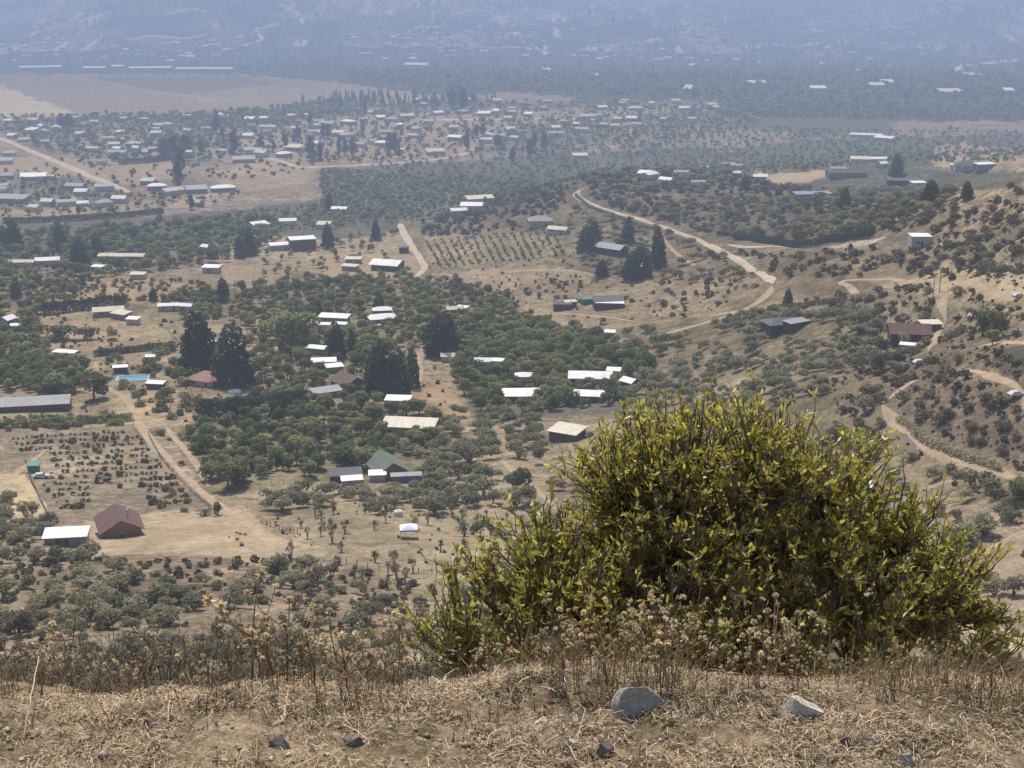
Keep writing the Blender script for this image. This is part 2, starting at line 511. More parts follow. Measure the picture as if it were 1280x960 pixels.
TAN = (0.36, 0.275, 0.17); SOIL = (0.26, 0.20, 0.135); BROWN = (0.205, 0.16, 0.10); PLOUGH = (0.30, 0.24, 0.185)
GREEN = (0.11, 0.12, 0.07); SCRUB = (0.17, 0.14, 0.09); STRAW = (0.42, 0.33, 0.20); DRYG = (0.30, 0.24, 0.15); GREYG = (0.155, 0.145, 0.11)
PAINT = [   # (colour, patchiness, corners)
    (SOIL, 1.0, [(-900, 600), (2300, 600), (2300, 1000), (-900, 1000)]),
    # far plain
    ((0.085, 0.085, 0.07), 0.7, [(-900, 40), (2300, 40), (2300, 152), (-900, 152)]),
    (PLOUGH, 0.45, [(-300, 92), (60, 92), (300, 93), (420, 102), (560, 122), (470, 130), (400, 136), (330, 140), (0, 150), (-300, 160)]),
    ((.52, .42, .28), 0.4, [(-300, 108), (0, 106), (40, 122), (100, 143), (0, 150), (-300, 165)]),
    ((0.225, 0.175, 0.145), 0.3, [(110, 97), (290, 94), (350, 104), (230, 118), (140, 106)]),
    ((.34, .27, .19), 0.4, [(220, 124), (420, 118), (430, 121), (260, 129)]),
    ((.31, .25, .18), 0.4, [(300, 112), (400, 104), (560, 122), (480, 130), (390, 135), (250, 134), (270, 122)]),
    ((0.27, 0.22, 0.16), 0.5, [(595, 118), (640, 114), (720, 122), (700, 136), (610, 138)]),
    ((0.20, 0.175, 0.12), 0.8, [(300, 138), (600, 130), (900, 125), (960, 150), (780, 170), (640, 190), (420, 205), (200, 205), (200, 150)]),
    (TAN, 0.6, [(330, 150), (620, 136), (640, 160), (600, 190), (430, 204), (320, 210), (240, 190), (260, 165)]),
    ((0.33, 0.26, 0.17), 0.5, [(640, 140), (760, 132), (880, 134), (800, 144), (700, 152), (640, 160)]),
    (TAN, 0.4, [(0, 196), (50, 196), (220, 205), (220, 222), (150, 232), (110, 226), (0, 215)]),
    (TAN, 0.4, [(110, 204), (220, 200), (216, 222), (130, 226)]),
    ((0.20, 0.18, 0.13), 0.8, [(0, 215), (100, 222), (160, 240), (60, 275), (0, 276)]),
    (TAN, 0.5, [(0, 262), (70, 262), (75, 272), (0, 274)]),
    (STRAW, 0.4, [(60, 250), (95, 248), (120, 265), (82, 270)]),
    (TAN, 0.5, [(270, 212), (400, 205), (380, 228), (310, 238), (270, 226)]),
    (TAN, 0.5, [(205, 252), (262, 245), (270, 256), (220, 262)]),
    ((0.13, 0.125, 0.09), 0.8, [(400, 212), (640, 196), (1280, 165), (1280, 235), (960, 240), (720, 240), (480, 300), (300, 300), (0, 345), (0, 282), (240, 266), (400, 250)]),
    ((0.12, 0.135, 0.08), 0.4, [(870, 160), (940, 148), (1090, 147), (1165, 152), (1150, 162), (1000, 172), (920, 180), (860, 168)]),
    ((0.28, 0.22, 0.16), 0.4, [(845, 158), (890, 158), (1010, 168), (960, 176), (900, 190), (880, 178)]),
    ((0.27, 0.21, 0.155), 0.4, [(1110, 155), (1160, 152), (1165, 160), (1120, 163)]),
    ((0.12, 0.14, 0.085), 0.4, [(920, 185), (1000, 175), (1150, 168), (1160, 190), (1050, 200), (930, 200)]),
    (STRAW, 0.3, [(915, 224), (950, 216), (1034, 212), (1042, 222), (980, 232), (925, 236)]),
    (TAN, 0.5, [(1160, 186), (1190, 178), (1280, 186), (1280, 215), (1170, 210)]),
    (STRAW, 0.3, [(780, 152), (796, 152), (796, 168), (782, 175), (778, 166)]),
    # left bank fields
    (TAN, 0.5, [(265, 333), (330, 328), (385, 355), (360, 362), (300, 364)]),
    ((0.33, 0.25, 0.14), 0.8, [(40, 345), (180, 345), (262, 348), (262, 372), (130, 376), (40, 380)]),
    (DRYG, 0.8, [(300, 292), (400, 300), (500, 290), (520, 345), (430, 350), (330, 330)]),
    (TAN, 0.5, [(400, 320), (530, 318), (530, 348), (400, 345)]),
    # the low hill in the middle
    ((0.215, 0.172, 0.108), 1.0, [(500, 275), (660, 255), (760, 235), (960, 300), (1180, 330), (1280, 230), (1280, 650), (780, 520), (640, 400), (540, 350)]),
    (SCRUB, 1.0, [(690, 215), (900, 212), (1000, 235), (1190, 235), (1200, 265), (1150, 300), (1000, 305), (900, 290), (760, 258)]),
    (DRYG, 0.7, [(528, 296), (640, 286), (706, 304), (700, 318), (655, 334), (540, 338)]),
    (TAN, 0.6, [(540, 345), (600, 336), (700, 332), (740, 344), (730, 372), (640, 382), (580, 360)]),
    ((0.31, 0.24, 0.15), 0.9, [(640, 355), (900, 345), (960, 350), (900, 395), (780, 412), (660, 405)]),
    ((0.29, 0.22, 0.13), 0.9, [(970, 350), (1060, 350), (1075, 370), (1000, 388), (960, 380)]),
    (TAN, 0.6, [(1060, 330), (1280, 330), (1280, 380), (1190, 372), (1060, 350)]),
    # village
    (DRYG, 0.8, [(0, 385), (270, 395), (300, 420), (230, 460), (210, 530), (0, 530)]),
    (TAN, 0.7, [(48, 402), (190, 402), (225, 430), (120, 440), (45, 445)]),
    (TAN, 0.6, [(120, 445), (208, 434), (210, 452), (130, 458)]),
    (TAN, 0.6, [(145, 488), (210, 485), (212, 520), (130, 530)]),
    ((0.34, 0.24, 0.15), 0.4, [(510, 490), (550, 480), (572, 495), (588, 515), (582, 532), (560, 520), (545, 505), (515, 500)]),
    (TAN, 0.7, [(300, 400), (390, 400), (410, 440), (330, 455), (300, 440)]),
    ((0.20, 0.17, 0.10), 0.9, [(240, 525), (480, 515), (600, 555), (500, 600), (260, 620), (215, 545)]),
    (GREYG, 0.8, [(560, 420), (690, 405), (820, 450), (780, 510), (680, 525), (590, 525)]),
    # near left
    ((0.205, 0.165, 0.115), 0.9, [(0, 535), (170, 530), (265, 640), (170, 640), (110, 655), (60, 655), (0, 610)]),
    ((0.235, 0.19, 0.13), 0.9, [(50, 560), (190, 555), (235, 605), (120, 612), (60, 600)]),
    (STRAW, 0.5, [(0, 595), (35, 592), (60, 630), (50, 658), (0, 660)]),
    ((0.34, 0.27, 0.175), 0.5, [(110, 650), (200, 640), (300, 638), (350, 670), (420, 690), (330, 705), (240, 690), (120, 695)]),
    ((0.36, 0.28, 0.18), 0.4, [(230, 650), (310, 640), (360, 690), (330, 710), (280, 690), (180, 668)]),
    (DRYG, 0.7, [(320, 620), (540, 610), (700, 600), (700, 660), (540, 740), (420, 700)]),
    ((0.31, 0.25, 0.17), 0.5, [(690, 545), (780, 545), (790, 590), (720, 575)]),
    ((0.285, 0.235, 0.16), 0.5, [(555, 605), (640, 575), (700, 640), (640, 670)]),
    # right spur
    ((0.205, 0.158, 0.102), 1.0, [(1040, 470), (1130, 430), (1280, 400), (1280, 560), (1130, 540)]),
    ((0.185, 0.14, 0.10), 0.8, [(1140, 490), (1200, 470), (1270, 500), (1270, 560), (1230, 580), (1150, 540)]),
    ((0.21, 0.165, 0.115), 0.4, [(1060, 510), (1120, 505), (1160, 545), (1250, 585), (1250, 598), (1130, 565), (1060, 540)]),
    (TAN, 0.5, [(1150, 548), (1270, 588), (1270, 600), (1200, 590), (1140, 562)]),
    ((0.095, 0.08, 0.065), 0.4, [(1235, 440), (1290, 425), (1290, 470), (1250, 470)]),  # shadow in the cut bank, painted into the ground colour
    (SOIL, 0.5, [(1200, 690), (1290, 670), (1290, 760), (1230, 740)]),
]


def build_ground():
    fine = np.arange(-27, 27.001, 0.055)
    coarse_r = np.concatenate([[28, 30, 33, 37], np.arange(42, 180, 6.0)])
    az = np.radians(np.concatenate([-coarse_r[::-1], fine, coarse_r]))
    def lg(a, b, n): return np.exp(np.linspace(math.log(a), math.log(b), n, endpoint=False))
    rad = np.concatenate([lg(0.4, 2.2, 10), lg(2.2, 4.0, 170), lg(4, 150, 70), lg(150, 2500, 430), lg(2500, 4500, 130), lg(4500, 12000, 30), [12000]])
    A, RR = np.meshgrid(az, rad)
    X = (RR * np.sin(A)).ravel(); Y = (RR * np.cos(A)).ravel()
    Z = height(X, Y)
    na = len(az); nr = len(rad)
    i = np.arange(nr - 1)[:, None] * na; k = np.arange(na - 1)[None, :]
    Q = np.stack([i + k, i + k + 1, i + na + k + 1, i + na + k], -1).reshape(-1, 4)[:, ::-1]
    # close the ring behind the camera
    j = np.arange(nr - 1) * na
    Q2 = np.stack([j + na - 1, j, j + na, j + 2 * na - 1], -1)[:, ::-1]
    V = np.stack([X, Y, Z], 1)
    V = np.vstack([V, [[0, 0, ground_z(0, 0)]]])
    c = len(V) - 1
    kk = np.arange(0, na - 1, 2)
    Q3 = np.stack([np.full(len(kk), c), np.minimum(kk + 2, na - 1), kk + 1, kk], -1)
    Q = np.vstack([Q, Q2, Q3])
    mat = ground_mat()
    me = quad_mesh('ground', V, Q, [mat], smooth=True)
    x, y, z = V.T
    px, py, d = project(x, y, z)
    mask_far = (y > 100)
    jx = px + 5.0 * vnoise(x / 9, y / 16, 61) + 2.5 * vnoise(x / 3, y / 5, 62)
    jy = py + 2.6 * vnoise(x / 9, y / 16, 63)
    col = np.empty((len(V), 4)); col[:] = (*SOIL, 1)
    pat = np.full(len(V), 1.0)
    macro = 1 + (.52 * fbm(x / 38, y / 60, 4, 81) + .22 * fbm(x / 9, y / 14, 3, 82)) * (y < 1300)
    for cc, p, poly in PAINT:
        m = inpoly(jx, jy, poly) & mask_far
        col[m, :3] = (np.array(cc) * .92 + np.mean(cc) * .08) * np.array([.95, .93, .90]); pat[m] = p
    col[:, :3] *= (1 + (macro - 1) * np.clip(pat, .4, 1))[:, None]
    rs = ss(.05, .45, fbm(x / 24 + y / 60, y / 45, 4, 83)) * ss(70, 130, x) * (1 - ss(700, 800, y)) * mask_far
    col[:, :3] = col[:, :3] * (1 - .6 * rs[:, None]) + .6 * rs[:, None] * np.array([.115, .092, .062])
    # mountains: dry scrub with bare pale scars
    mt = y > 2450
    n1 = fbm(x / 90, y / 120, 4, 71); n2 = fbm(x / 300, y / 300, 3, 72)
    f = np.clip(0.45 + 1.3 * n1 + 0.6 * n2, 0, 1)[:, None]
    mc = np.array([0.045, 0.05, 0.045]) * (1 - f) + np.array([0.38, 0.34, 0.29]) * f
    scar = (fbm(x / 26, y / 130, 4, 75) > 0.37) & (n2 > -.05)
    mc[scar] = (0.62, 0.58, 0.52)
    col[mt, :3] = mc[mt]; pat[mt] = 0.8
    nb = ss(0, 1, 1 - (y - 60) / 40)
    a = me.attributes.new('gcol', 'FLOAT_COLOR', 'POINT'); a.data.foreach_set('color', col.astype(np.float32).ravel())
    a = me.attributes.new('near', 'FLOAT', 'POINT'); a.data.foreach_set('value', nb.astype(np.float32))
    a = me.attributes.new('patchy', 'FLOAT', 'POINT'); a.data.foreach_set('value', pat.astype(np.float32))
    o = link('ground', me); o['kind'] = 'structure'


build_ground()

# ------------------------------------------------------------------ roads
ROADS = []          # world polylines kept so that nothing grows on them


def smooth_line(pts, step):
    pts = np.array(pts, float)
    d = np.concatenate([[0], np.cumsum(np.hypot(*np.diff(pts, axis=0).T))])
    n = max(3, int(d[-1] / step))
    t = np.linspace(0, d[-1], n)
    q = np.stack([np.interp(t, d, pts[:, 0]), np.interp(t, d, pts[:, 1])], 1)
    k = max(1, int(18 / step) | 1)
    if k > 1 and n > 3 * k:
        pad = np.vstack([np.repeat(q[:1], k // 2, 0), q, np.repeat(q[-1:], k // 2, 0)])
        q = np.stack([np.convolve(pad[:, c], np.ones(k) / k, 'valid') for c in (0, 1)], 1)
    return q


def road(name, px_pts, width, mat, lift=0.10, keep=True, seed=0):
    W = [hit(*p)[:2] for p in px_pts]
    q = smooth_line(W, 3.0 if width < 30 else 8.0)
    d = np.gradient(q, axis=0); d /= np.linalg.norm(d, axis=1)[:, None] + 1e-9
    nrm = np.stack([-d[:, 1], d[:, 0]], 1)
    n = len(q); m = 5
    V = []
    wob = 1 + 0.42 * vnoise(np.arange(n) * 0.23, np.full(n, seed + 0.5), 90); wob2 = 1 + 0.42 * vnoise(np.arange(n) * 0.31, np.full(n, seed + 7.5), 91)
    for j in range(m):
        s = -1 + 2 * j / (m - 1)
        tp = np.clip(np.minimum(np.arange(n), n - 1 - np.arange(n)) / 5.0 + .12, 0, 1)
        off = s * tp * width / 2 * np.where(s < 0, wob, wob2)
        V.append(q + nrm * off[:, None])
    V = np.stack(V, 1).reshape(-1, 2)
    z = height(V[:, 0], V[:, 1]) + np.tile(np.array([-.25, lift, lift, lift, -.25]), n)
    Q = []
    for i in range(n - 1):
        for j in range(m - 1):
            a = i * m + j
            Q.append((a, a + 1, a + m + 1, a + m))
    o = link(name, quad_mesh(name, np.column_stack([V, z]), np.array(Q)[:, ::-1], [mat]))
    o['kind'] = 'structure'
    if keep: ROADS.append((q, width / 2))
    return o


road('dirt_road', [(-20, 166), (0, 173), (60, 198), (120, 223), (165, 242)], 9, M_BRIGHT, 0.3)
road('highway', [(-20, 277), (60, 275), (110, 272), (170, 267), (210, 262), (300, 257), (380, 250)], 11, M_ASPH, 0.3)
road('dirt_road', [(500, 278), (504, 290), (512, 306), (524, 322), (532, 336), (518, 348)], 6.5, M_BRIGHT)
road('hill_road', [(732, 236), (716, 240), (726, 250), (742, 257), (765, 266), (795, 273), (828, 284), (846, 290), (874, 300), (905, 316), (935, 332), (962, 347), (966, 356)], 6, M_BRIGHT)
road('dirt_track', [(966, 356), (960, 372), (930, 388), (890, 402), (840, 414), (800, 424)], 6, M_DIRT)
road('dirt_track', [(830, 296), (838, 310), (852, 322), (872, 334)], 3.5, M_DIRT)
road('ridge_road', [(905, 306), (940, 310), (1000, 309), (1060, 305), (1112, 297)], 4.2, M_BRIGHT)
road('farm_road', [(172, 520), (176, 535), (196, 560), (226, 595), (256, 620), (288, 642), (318, 660), (350, 690)], 4.6, M_DIRT)
road('dirt_track', [(205, 530), (222, 552), (246, 580), (262, 612)], 3.0, M_DIRT)
road('dirt_track', [(318, 660), (260, 655), (200, 650), (182, 652)], 4, M_DIRT)
road('dirt_track', [(545, 347), (600, 341), (660, 338), (720, 338), (745, 346), (775, 352)], 4, M_DIRT)
road('dirt_track', [(880, 396), (960, 385), (1030, 380), (1068, 374), (1074, 366), (1060, 356), (1044, 350), (1110, 348), (1176, 354)], 4.5, M_DIRT)
road('dirt_track', [(1176, 352), (1177, 370), (1179, 388), (1182, 402)], 5, M_DIRT)
road('dirt_track', [(1280, 372), (1230, 368), (1176, 354)], 4, M_DIRT)
road('dirt_track', [(1100, 505), (1115, 525), (1140, 545), (1180, 565), (1250, 590), (1290, 606)], 4.5, M_DIRT)
road('dirt_track', [(626, 575), (650, 596), (676, 618), (694, 640)], 3.0, M_DIRT)
road('dirt_track', [(528, 436), (524, 455), (526, 478)], 4, M_DIRT)
road('dirt_track', [(1200, 700), (1230, 690), (1262, 672), (1290, 660)], 4, M_DIRT)
road('town_road', [(300, 190), (345, 200), (375, 210), (420, 208), (500, 204), (560, 198), (590, 190)], 8, M_BRIGHT, 0.3)
road('town_road', [(540, 150), (620, 150), (700, 148), (760, 150)], 7, M_PALE, 0.3)
road('town_road', [(460, 145), (462, 138), (480, 135)], 9, M_BRIGHT, 0.3)
road('plain_track', [(90, 97), (140, 104), (180, 114), (235, 120), (300, 128)], 9, M_DIRT, 0.5)
road('dirt_track', [(1095, 510), (1128, 487), (1160, 470), (1192, 460), (1226, 466), (1262, 486), (1296, 498)], 3.6, M_DIRT)
road('dirt_track', [(1200, 440), (1236, 430), (1268, 428), (1296, 440)], 3.4, M_DIRT)
road('dirt_track', [(1182, 402), (1170, 420), (1160, 440)], 3.4, M_DIRT)
road('dirt_track', [(640, 384), (700, 392), (760, 396), (800, 404)], 3.0, M_DIRT)
road('dirt_track', [(0, 606), (30, 584), (60, 560)], 2.6, M_DIRT)
road('dirt_track', [(120, 450), (118, 480), (150, 492), (172, 520)], 3.2, M_DIRT)
road('dirt_track', [(400, 346), (440, 342), (500, 344), (518, 348)], 4, M_DIRT)
for q in ([(40, 30), (70, 24), (60, 16), (100, 8)], [(150, 52), (190, 46), (230, 50), (262, 44)], [(300, 60), (330, 50), (318, 38), (350, 30)], [(470, 50), (500, 44), (520, 36), (560, 32)], [(600, 66), (630, 60), (660, 62)],
          [(840, 44), (870, 36), (900, 38)], [(930, 62), (960, 56), (1000, 60), (1030, 52)], [(1080, 40), (1110, 34), (1150, 38)], [(1020, 24), (1060, 18), (1100, 22)], [(1140, 62), (1190, 58)], [(560, 20), (590, 14), (630, 18)], [(205, 20), (240, 12), (262, 18)]):
    road('mountain_track', q, 9, M_PALE, 2.5, False)
road('mountain_road', [(691, 34), (696, 42), (699, 48)], 16, M_PALE, 2.5, False)
road('mountain_road', [(682, 58), (681, 64), (684, 70)], 14, M_PALE, 2.5, False)
road('mountain_road', [(742, 60), (748, 66), (754, 69)], 10, M_PALE, 2.5, False)
road('mountain_road', [(772, 10), (782, 6), (790, 3)], 12, M_PALE, 2.5, False)
road('mountain_road', [(1200, 90), (1200, 85), (1215, 82), (1250, 78), (1275, 76)], 14, M_PALE, 2.5, False)
road('mountain_road', [(345, 5), (365, 12), (376, 22), (379, 32)], 10, M_PALE, 2.5, False)

# ------------------------------------------------------------------ buildings
HR = random.Random(41)
HOUSES = []         # (px, py, half width px, top) kept clear of trees in front


def house(px, py, L, W, h, roof, rz, rm, wm, name, label, cat, group=None, rh=None, over=0.4, lod=1, sink=0.6, pos=None, chimney=False, register=True, base_h=0.0):
    X, Y, Z = hit(px, py) if pos is None else pos
    if lod < 2 and py < 560: rz += HR.uniform(-20, 20)
    root = link(name, None, None, (X, Y, Z), R(rz))
    tagit(root, label, cat, group)
    x0, x1, y0, y1 = -L / 2, L / 2, -W / 2, W / 2
    g = Geo(); r = Geo(); t = 0.14
    if rh is None: rh = 0.28 * W
    ex0, ex1, ey0, ey1 = x0 - over, x1 + over, y0 - over, y1 + over
    if roof == 'gable':
        V = [(x0, y0, -sink), (x1, y0, -sink), (x1, y1, -sink), (x0, y1, -sink), (x0, y0, h), (x1, y0, h), (x1, y1, h), (x0, y1, h), (x0, 0, h + rh), (x1, 0, h + rh)]
        g.add(V, [(0, 1, 5, 4), (2, 3, 7, 6), (1, 2, 6, 9, 5), (3, 0, 4, 8, 7)])
        k = rh / (W / 2); ez = h - k * over
        u = 0.16
        r.slab([(ex0, ey0, ez + u), (ex1, ey0, ez + u), (ex1, 0, h + rh + u), (ex0, 0, h + rh + u)], t)
        r.slab([(ex0, 0, h + rh + u + .003), (ex1, 0, h + rh + u + .003), (ex1, ey1, ez + u), (ex0, ey1, ez + u)], t)
    elif roof == 'hip':
        g.add([(x0, y0, -sink), (x1, y0, -sink), (x1, y1, -sink), (x0, y1, -sink), (x0, y0, h), (x1, y0, h), (x1, y1, h), (x0, y1, h)],
              [(0, 1, 5, 4), (1, 2, 6, 5), (2, 3, 7, 6), (3, 0, 4, 7)])
        a = min(W, L) / 2
        e = h - 0.1
        rx0, rx1 = ex0 + a, ex1 - a
        if rx1 < rx0 + 0.3: rx0, rx1 = -0.15, 0.15
        V = [(ex0, ey0, e), (ex1, ey0, e), (ex1, ey1, e), (ex0, ey1, e), (rx0, 0, h + rh), (rx1, 0, h + rh),
             (ex0, ey0, e - t), (ex1, ey0, e - t), (ex1, ey1, e - t), (ex0, ey1, e - t)]
        r.add(V, [(0, 1, 5, 4), (1, 2, 5), (2, 3, 4, 5), (3, 0, 4), (9, 8, 7, 6), (0, 6, 7, 1), (1, 7, 8, 2), (2, 8, 9, 3), (3, 9, 6, 0)])
    else:                                   # single slope, low side towards -y
        lo, hi = h, h + rh
        g.add([(x0, y0, -sink), (x1, y0, -sink), (x1, y1, -sink), (x0, y1, -sink), (x0, y0, lo), (x1, y0, lo), (x1, y1, hi), (x0, y1, hi)],
              [(0, 1, 5, 4), (1, 2, 6, 5), (2, 3, 7, 6), (3, 0, 4, 7)])
        k = rh / W
        r.slab([(ex0, ey0, lo - k * over + .17), (ex1, ey0, lo - k * over + .17), (ex1, ey1, hi + k * over + .17), (ex0, ey1, hi + k * over + .17)], t)
    link('wall', g.mesh('wall', WM[wm]), root)
    ro = link('roof', r.mesh('roof', RM[rm]), root)
    if chimney:
        c = Geo(); c.tube([(-L * .12, -W * .22, h + rh * .45), (-L * .12, -W * .22, h + rh + .75)], [.14, .14], 8)
        c.tube([(-L * .12, -W * .22, h + rh + .752), (-L * .12, -W * .22, h + rh + .95)], [.24, .2], 8)
        link('chimney', c.mesh('chimney', M_METAL), ro)
    if lod >= 1:
        def opening(nm, ax, sgn, c, w, zb, hh, mat, fr):
            q = Geo(); fq = Geo(); p = 0.04
            def bx(G, a0, a1, z0, z1, d0, d1):
                if ax == 'y':
                    yy = y0 if sgn < 0 else y1
                    ya, yb = sorted((yy + sgn * d0, yy + sgn * d1)); G.box(a0, a1, ya, yb, z0, z1)
                else:
                    xx = x0 if sgn < 0 else x1
                    xa, xb = sorted((xx + sgn * d0, xx + sgn * d1)); G.box(xa, xb, a0, a1, z0, z1)
            bx(q, c - w / 2, c + w / 2, zb, zb + hh, -0.02, p)
            ob = link(nm, q.mesh(nm, mat), root)
            if fr:
                b = 0.09
                bx(fq, c - w / 2 - b, c + w / 2 + b, zb - b, zb - .002, -.02, p + .05); bx(fq, c - w / 2 - b, c + w / 2 + b, zb + hh + .002, zb + hh + b, -.02, p + .05)
                bx(fq, c - w / 2 - b, c - w / 2 - .002, zb, zb + hh, -.02, p + .05); bx(fq, c + w / 2 + .002, c + w / 2 + b, zb, zb + hh, -.02, p + .05)
                link('frame', fq.mesh('frame', M_FRAME), ob)
        fr = lod >= 2
        nw = max(1, int(L / 4.5))
        for i in range(nw):
            c = x0 + L * (i + 0.5) / nw
            if i == nw // 2: opening('door', 'y', -1, c + 0.2, 0.95, 0.03, 2.0, M_DOOR, False)
            if nw > 1 and i != nw // 2 or nw == 1 and L > 5: opening('window', 'y', -1, c - (1.4 if nw == 1 else 0), 1.2, 1.0, 1.0, M_GLASS, fr)
            if lod >= 2: opening('window', 'y', 1, c, 1.1, 1.0, 1.0, M_GLASS, fr)
        if W > 4:
            opening('window', 'x', 1, 0.0, 1.0, 1.1, 0.9, M_GLASS, fr)
            if lod >= 2: opening('window', 'x', -1, 0.0, 1.0, 1.1, 0.9, M_GLASS, fr)
    d = math.hypot(Y, CAMZ - Z)
    if register: HOUSES.append((X, Y, max(L, W) * 0.5 + 1.0, px, py, max(L, W) * F / d * 0.5))
    return root


H = house
# near left
H(150, 668, 10, 8.4, 2.9, 'gable', 112, 'maroon', 'brick', 'brick_house', 'brick house with maroon gable roof and metal chimney pipe', 'house', lod=2, chimney=True, rh=2.3, over=.7)
H(84, 680, 8.5, 4.0, 2.3, 'shed', 8, 'white', 'grey', 'metal_roofed_shed', 'low shed with white sheet roof beside the maroon-roofed brick house', 'shed', rh=.5)
H(43, 590, 2.6, 2.2, 2.1, 'shed', 5, 'teal', 'teal', 'hut', 'tiny green hut at the corner of the dry orchard', 'hut', rh=.4, lod=0)
H(484, 594, 11, 8, 2.7, 'gable', 112, 'green', 'brick', 'green_roofed_house', 'house with large green-grey gable roof and tan gable wall', 'house', lod=2, rh=2.6, over=.7)
H(472, 601, 4.0, 2.6, 2.0, 'shed', 6, 'white', 'white', 'porch_shed', 'small white-roofed lean-to at the front of the green-roofed house', 'shed', rh=.3, lod=0)
H(508, 603, 7.5, 1.6, 2.0, 'shed', 8, 'grey', 'violet', 'annex', 'low violet-walled annex below the green-roofed gable', 'annex', rh=.2, lod=0)
H(432, 600, 8, 4.5, 2.0, 'shed', 10, 'dark', 'dark', 'dark_shed', 'dark grey shed under trees left of the green-roofed house', 'shed', rh=.4, lod=0)
H(440, 606, 5, 2.2, 1.6, 'shed', 12, 'white', 'cream', 'lean_to', 'pale lean-to roof between the dark shed and green-roofed house', 'shed', rh=.3, lod=0)
H(709, 549, 8.6, 7.2, 2.9, 'shed', -24, 'striped', 'wood', 'striped_roof_shed', 'timber shed with cream and grey striped flat roof', 'shed', rh=.5, lod=1, over=.6)
H(512, 541, 16, 7.5, 2.9, 'shed', 3, 'cream', 'cream', 'long_pale_barn', 'long low building with cream white roof behind leafy trees', 'barn', rh=.7, lod=1, over=.5)
H(498, 507, 8, 4.5, 2.4, 'shed', 8, 'white', 'cream', 'white_roofed_shed', 'narrow white roof shed below the tall dark conifer clump', 'shed', rh=.4)
H(651, 500, 11.5, 8.5, 2.8, 'gable', -14, 'white', 'dark', 'white_roofed_house', 'house with broad bright white roof at the wood edge, left of the pair', 'house', rh=.9, over=.8)
H(655, 477, 6, 5, 2.6, 'hip', 0, 'white', 'grey', 'white_pavilion', 'small white pyramid roof among dense green trees', 'pavilion', rh=.9)
H(738, 478, 14, 8.5, 2.8, 'gable', -12, 'white', 'dark', 'large_white_roofed_house', 'largest bright white roofed house in the green wood', 'house', rh=1.2, over=.9)
H(737, 501, 9.5, 6.5, 2.6, 'gable', -10, 'white', 'wood', 'patched_white_house', 'white roofed house with dark patches in front of the largest one', 'house', rh=.8, over=.6)
H(787, 485, 5, 4.5, 2.6, 'gable', -40, 'white', 'wood', 'white_cabin', 'small white-roofed cabin just left above the big shrub', 'cabin', rh=1.0)
H(767, 470, 4.5, 3, 2.2, 'shed', -20, 'white', 'grey', 'white_outbuilding', 'narrow white roofed outbuilding behind the largest white roofed house', 'outbuilding', rh=.4, lod=0)
H(437, 486, 11, 9, 3.0, 'gable', -55, 'brown', 'wood', 'brown_roofed_house', 'dark brown gabled house beside white roofs in the village middle', 'house', rh=2.4, lod=2, over=.6)
H(405, 459, 9, 4.5, 2.6, 'shed', 5, 'white', 'white', 'white_workshop', 'white flat-roofed workshop just above the brown gabled house', 'workshop', rh=.4)
H(396, 442, 8, 3.4, 2.4, 'shed', -30, 'white', 'grey', 'white_gallery', 'slanting white roof strip behind the white flat-roofed workshop', 'shed', rh=.4, lod=0)
H(418, 465, 6, 4, 2.4, 'shed', 14, 'white', 'grey', 'white_garage', 'white garage roof touching the brown gabled house', 'garage', rh=.3, lod=0)
H(408, 496, 10, 5, 2.3, 'shed', 14, 'grey', 'grey', 'grey_shed', 'grey sheet-roofed shed in front of the brown gabled house', 'shed', rh=.5)
H(462, 489, 8, 3, 2.0, 'shed', -25, 'cream', 'cream', 'pale_porch', 'pale porch roof along the front of the brown gabled house', 'porch', rh=.3, lod=0)
H(260, 480, 11, 10, 2.7, 'hip', -25, 'terra', 'cream', 'terracotta_house', 'house with pinkish terracotta hip roof between two tall conifers', 'house', rh=2.2, over=.8, lod=2)
H(316, 478, 5.5, 5, 2.6, 'gable', -20, 'terra', 'cream', 'small_terracotta_house', 'small terracotta-roofed house right of the tall conifer', 'house', rh=1.4)
H(268, 438, 6.5, 4.5, 2.8, 'gable', -30, 'white', 'white', 'white_cottage', 'white roofed cottage glimpsed between the two tall conifers', 'cottage', rh=1.4)
H(151, 466, 5, 2.6, 2.3, 'shed', 2, 'white', 'dark', 'pool_pergola', 'white pergola roof beside the blue swimming pool', 'pergola', rh=.2, lod=0)
H(195, 486, 6, 2.6, 2.2, 'shed', 4, 'white', 'wood', 'garden_shelter', 'white roofed shelter in front of the pool garden', 'shelter', rh=.3, lod=0)
H(188, 452, 3, 2, 2.0, 'shed', 4, 'white', 'white', 'pump_hut', 'tiny white hut behind the swimming pool', 'hut', rh=.2, lod=0)
H(35, 512, 27, 9, 2.8, 'gable', 6, 'grey', 'wood', 'long_grey_barn', 'long grey-roofed barn at the edge of the village', 'barn', rh=1.6, over=.6, lod=1)
H(82, 446, 9, 3, 2.0, 'shed', 4, 'white', 'grey', 'low_white_shed', 'low white roof strip beside the hedge above the barn', 'shed', rh=.3, lod=0)
H(136, 394, 13, 7, 2.6, 'gable', 5, 'cream', 'grey', 'cream_farmhouse', 'rambling farmhouse with dusty cream roof beside the dark hedge', 'house', rh=1.2, over=.5)
H(152, 398, 8, 5, 2.4, 'shed', -12, 'cream', 'grey', 'cream_wing', 'lower cream roofed wing of the rambling farmhouse', 'annex', rh=.5, lod=0)
H(167, 405, 5, 3.5, 2.4, 'shed', -25, 'white', 'white', 'white_stable', 'small white stable right of the cream farmhouse', 'stable', rh=.4, lod=0)
H(211, 388, 9, 4, 2.5, 'gable', -5, 'white', 'white', 'white_bungalow', 'white roofed bungalow, left of two joined by trees', 'bungalow', rh=.8)
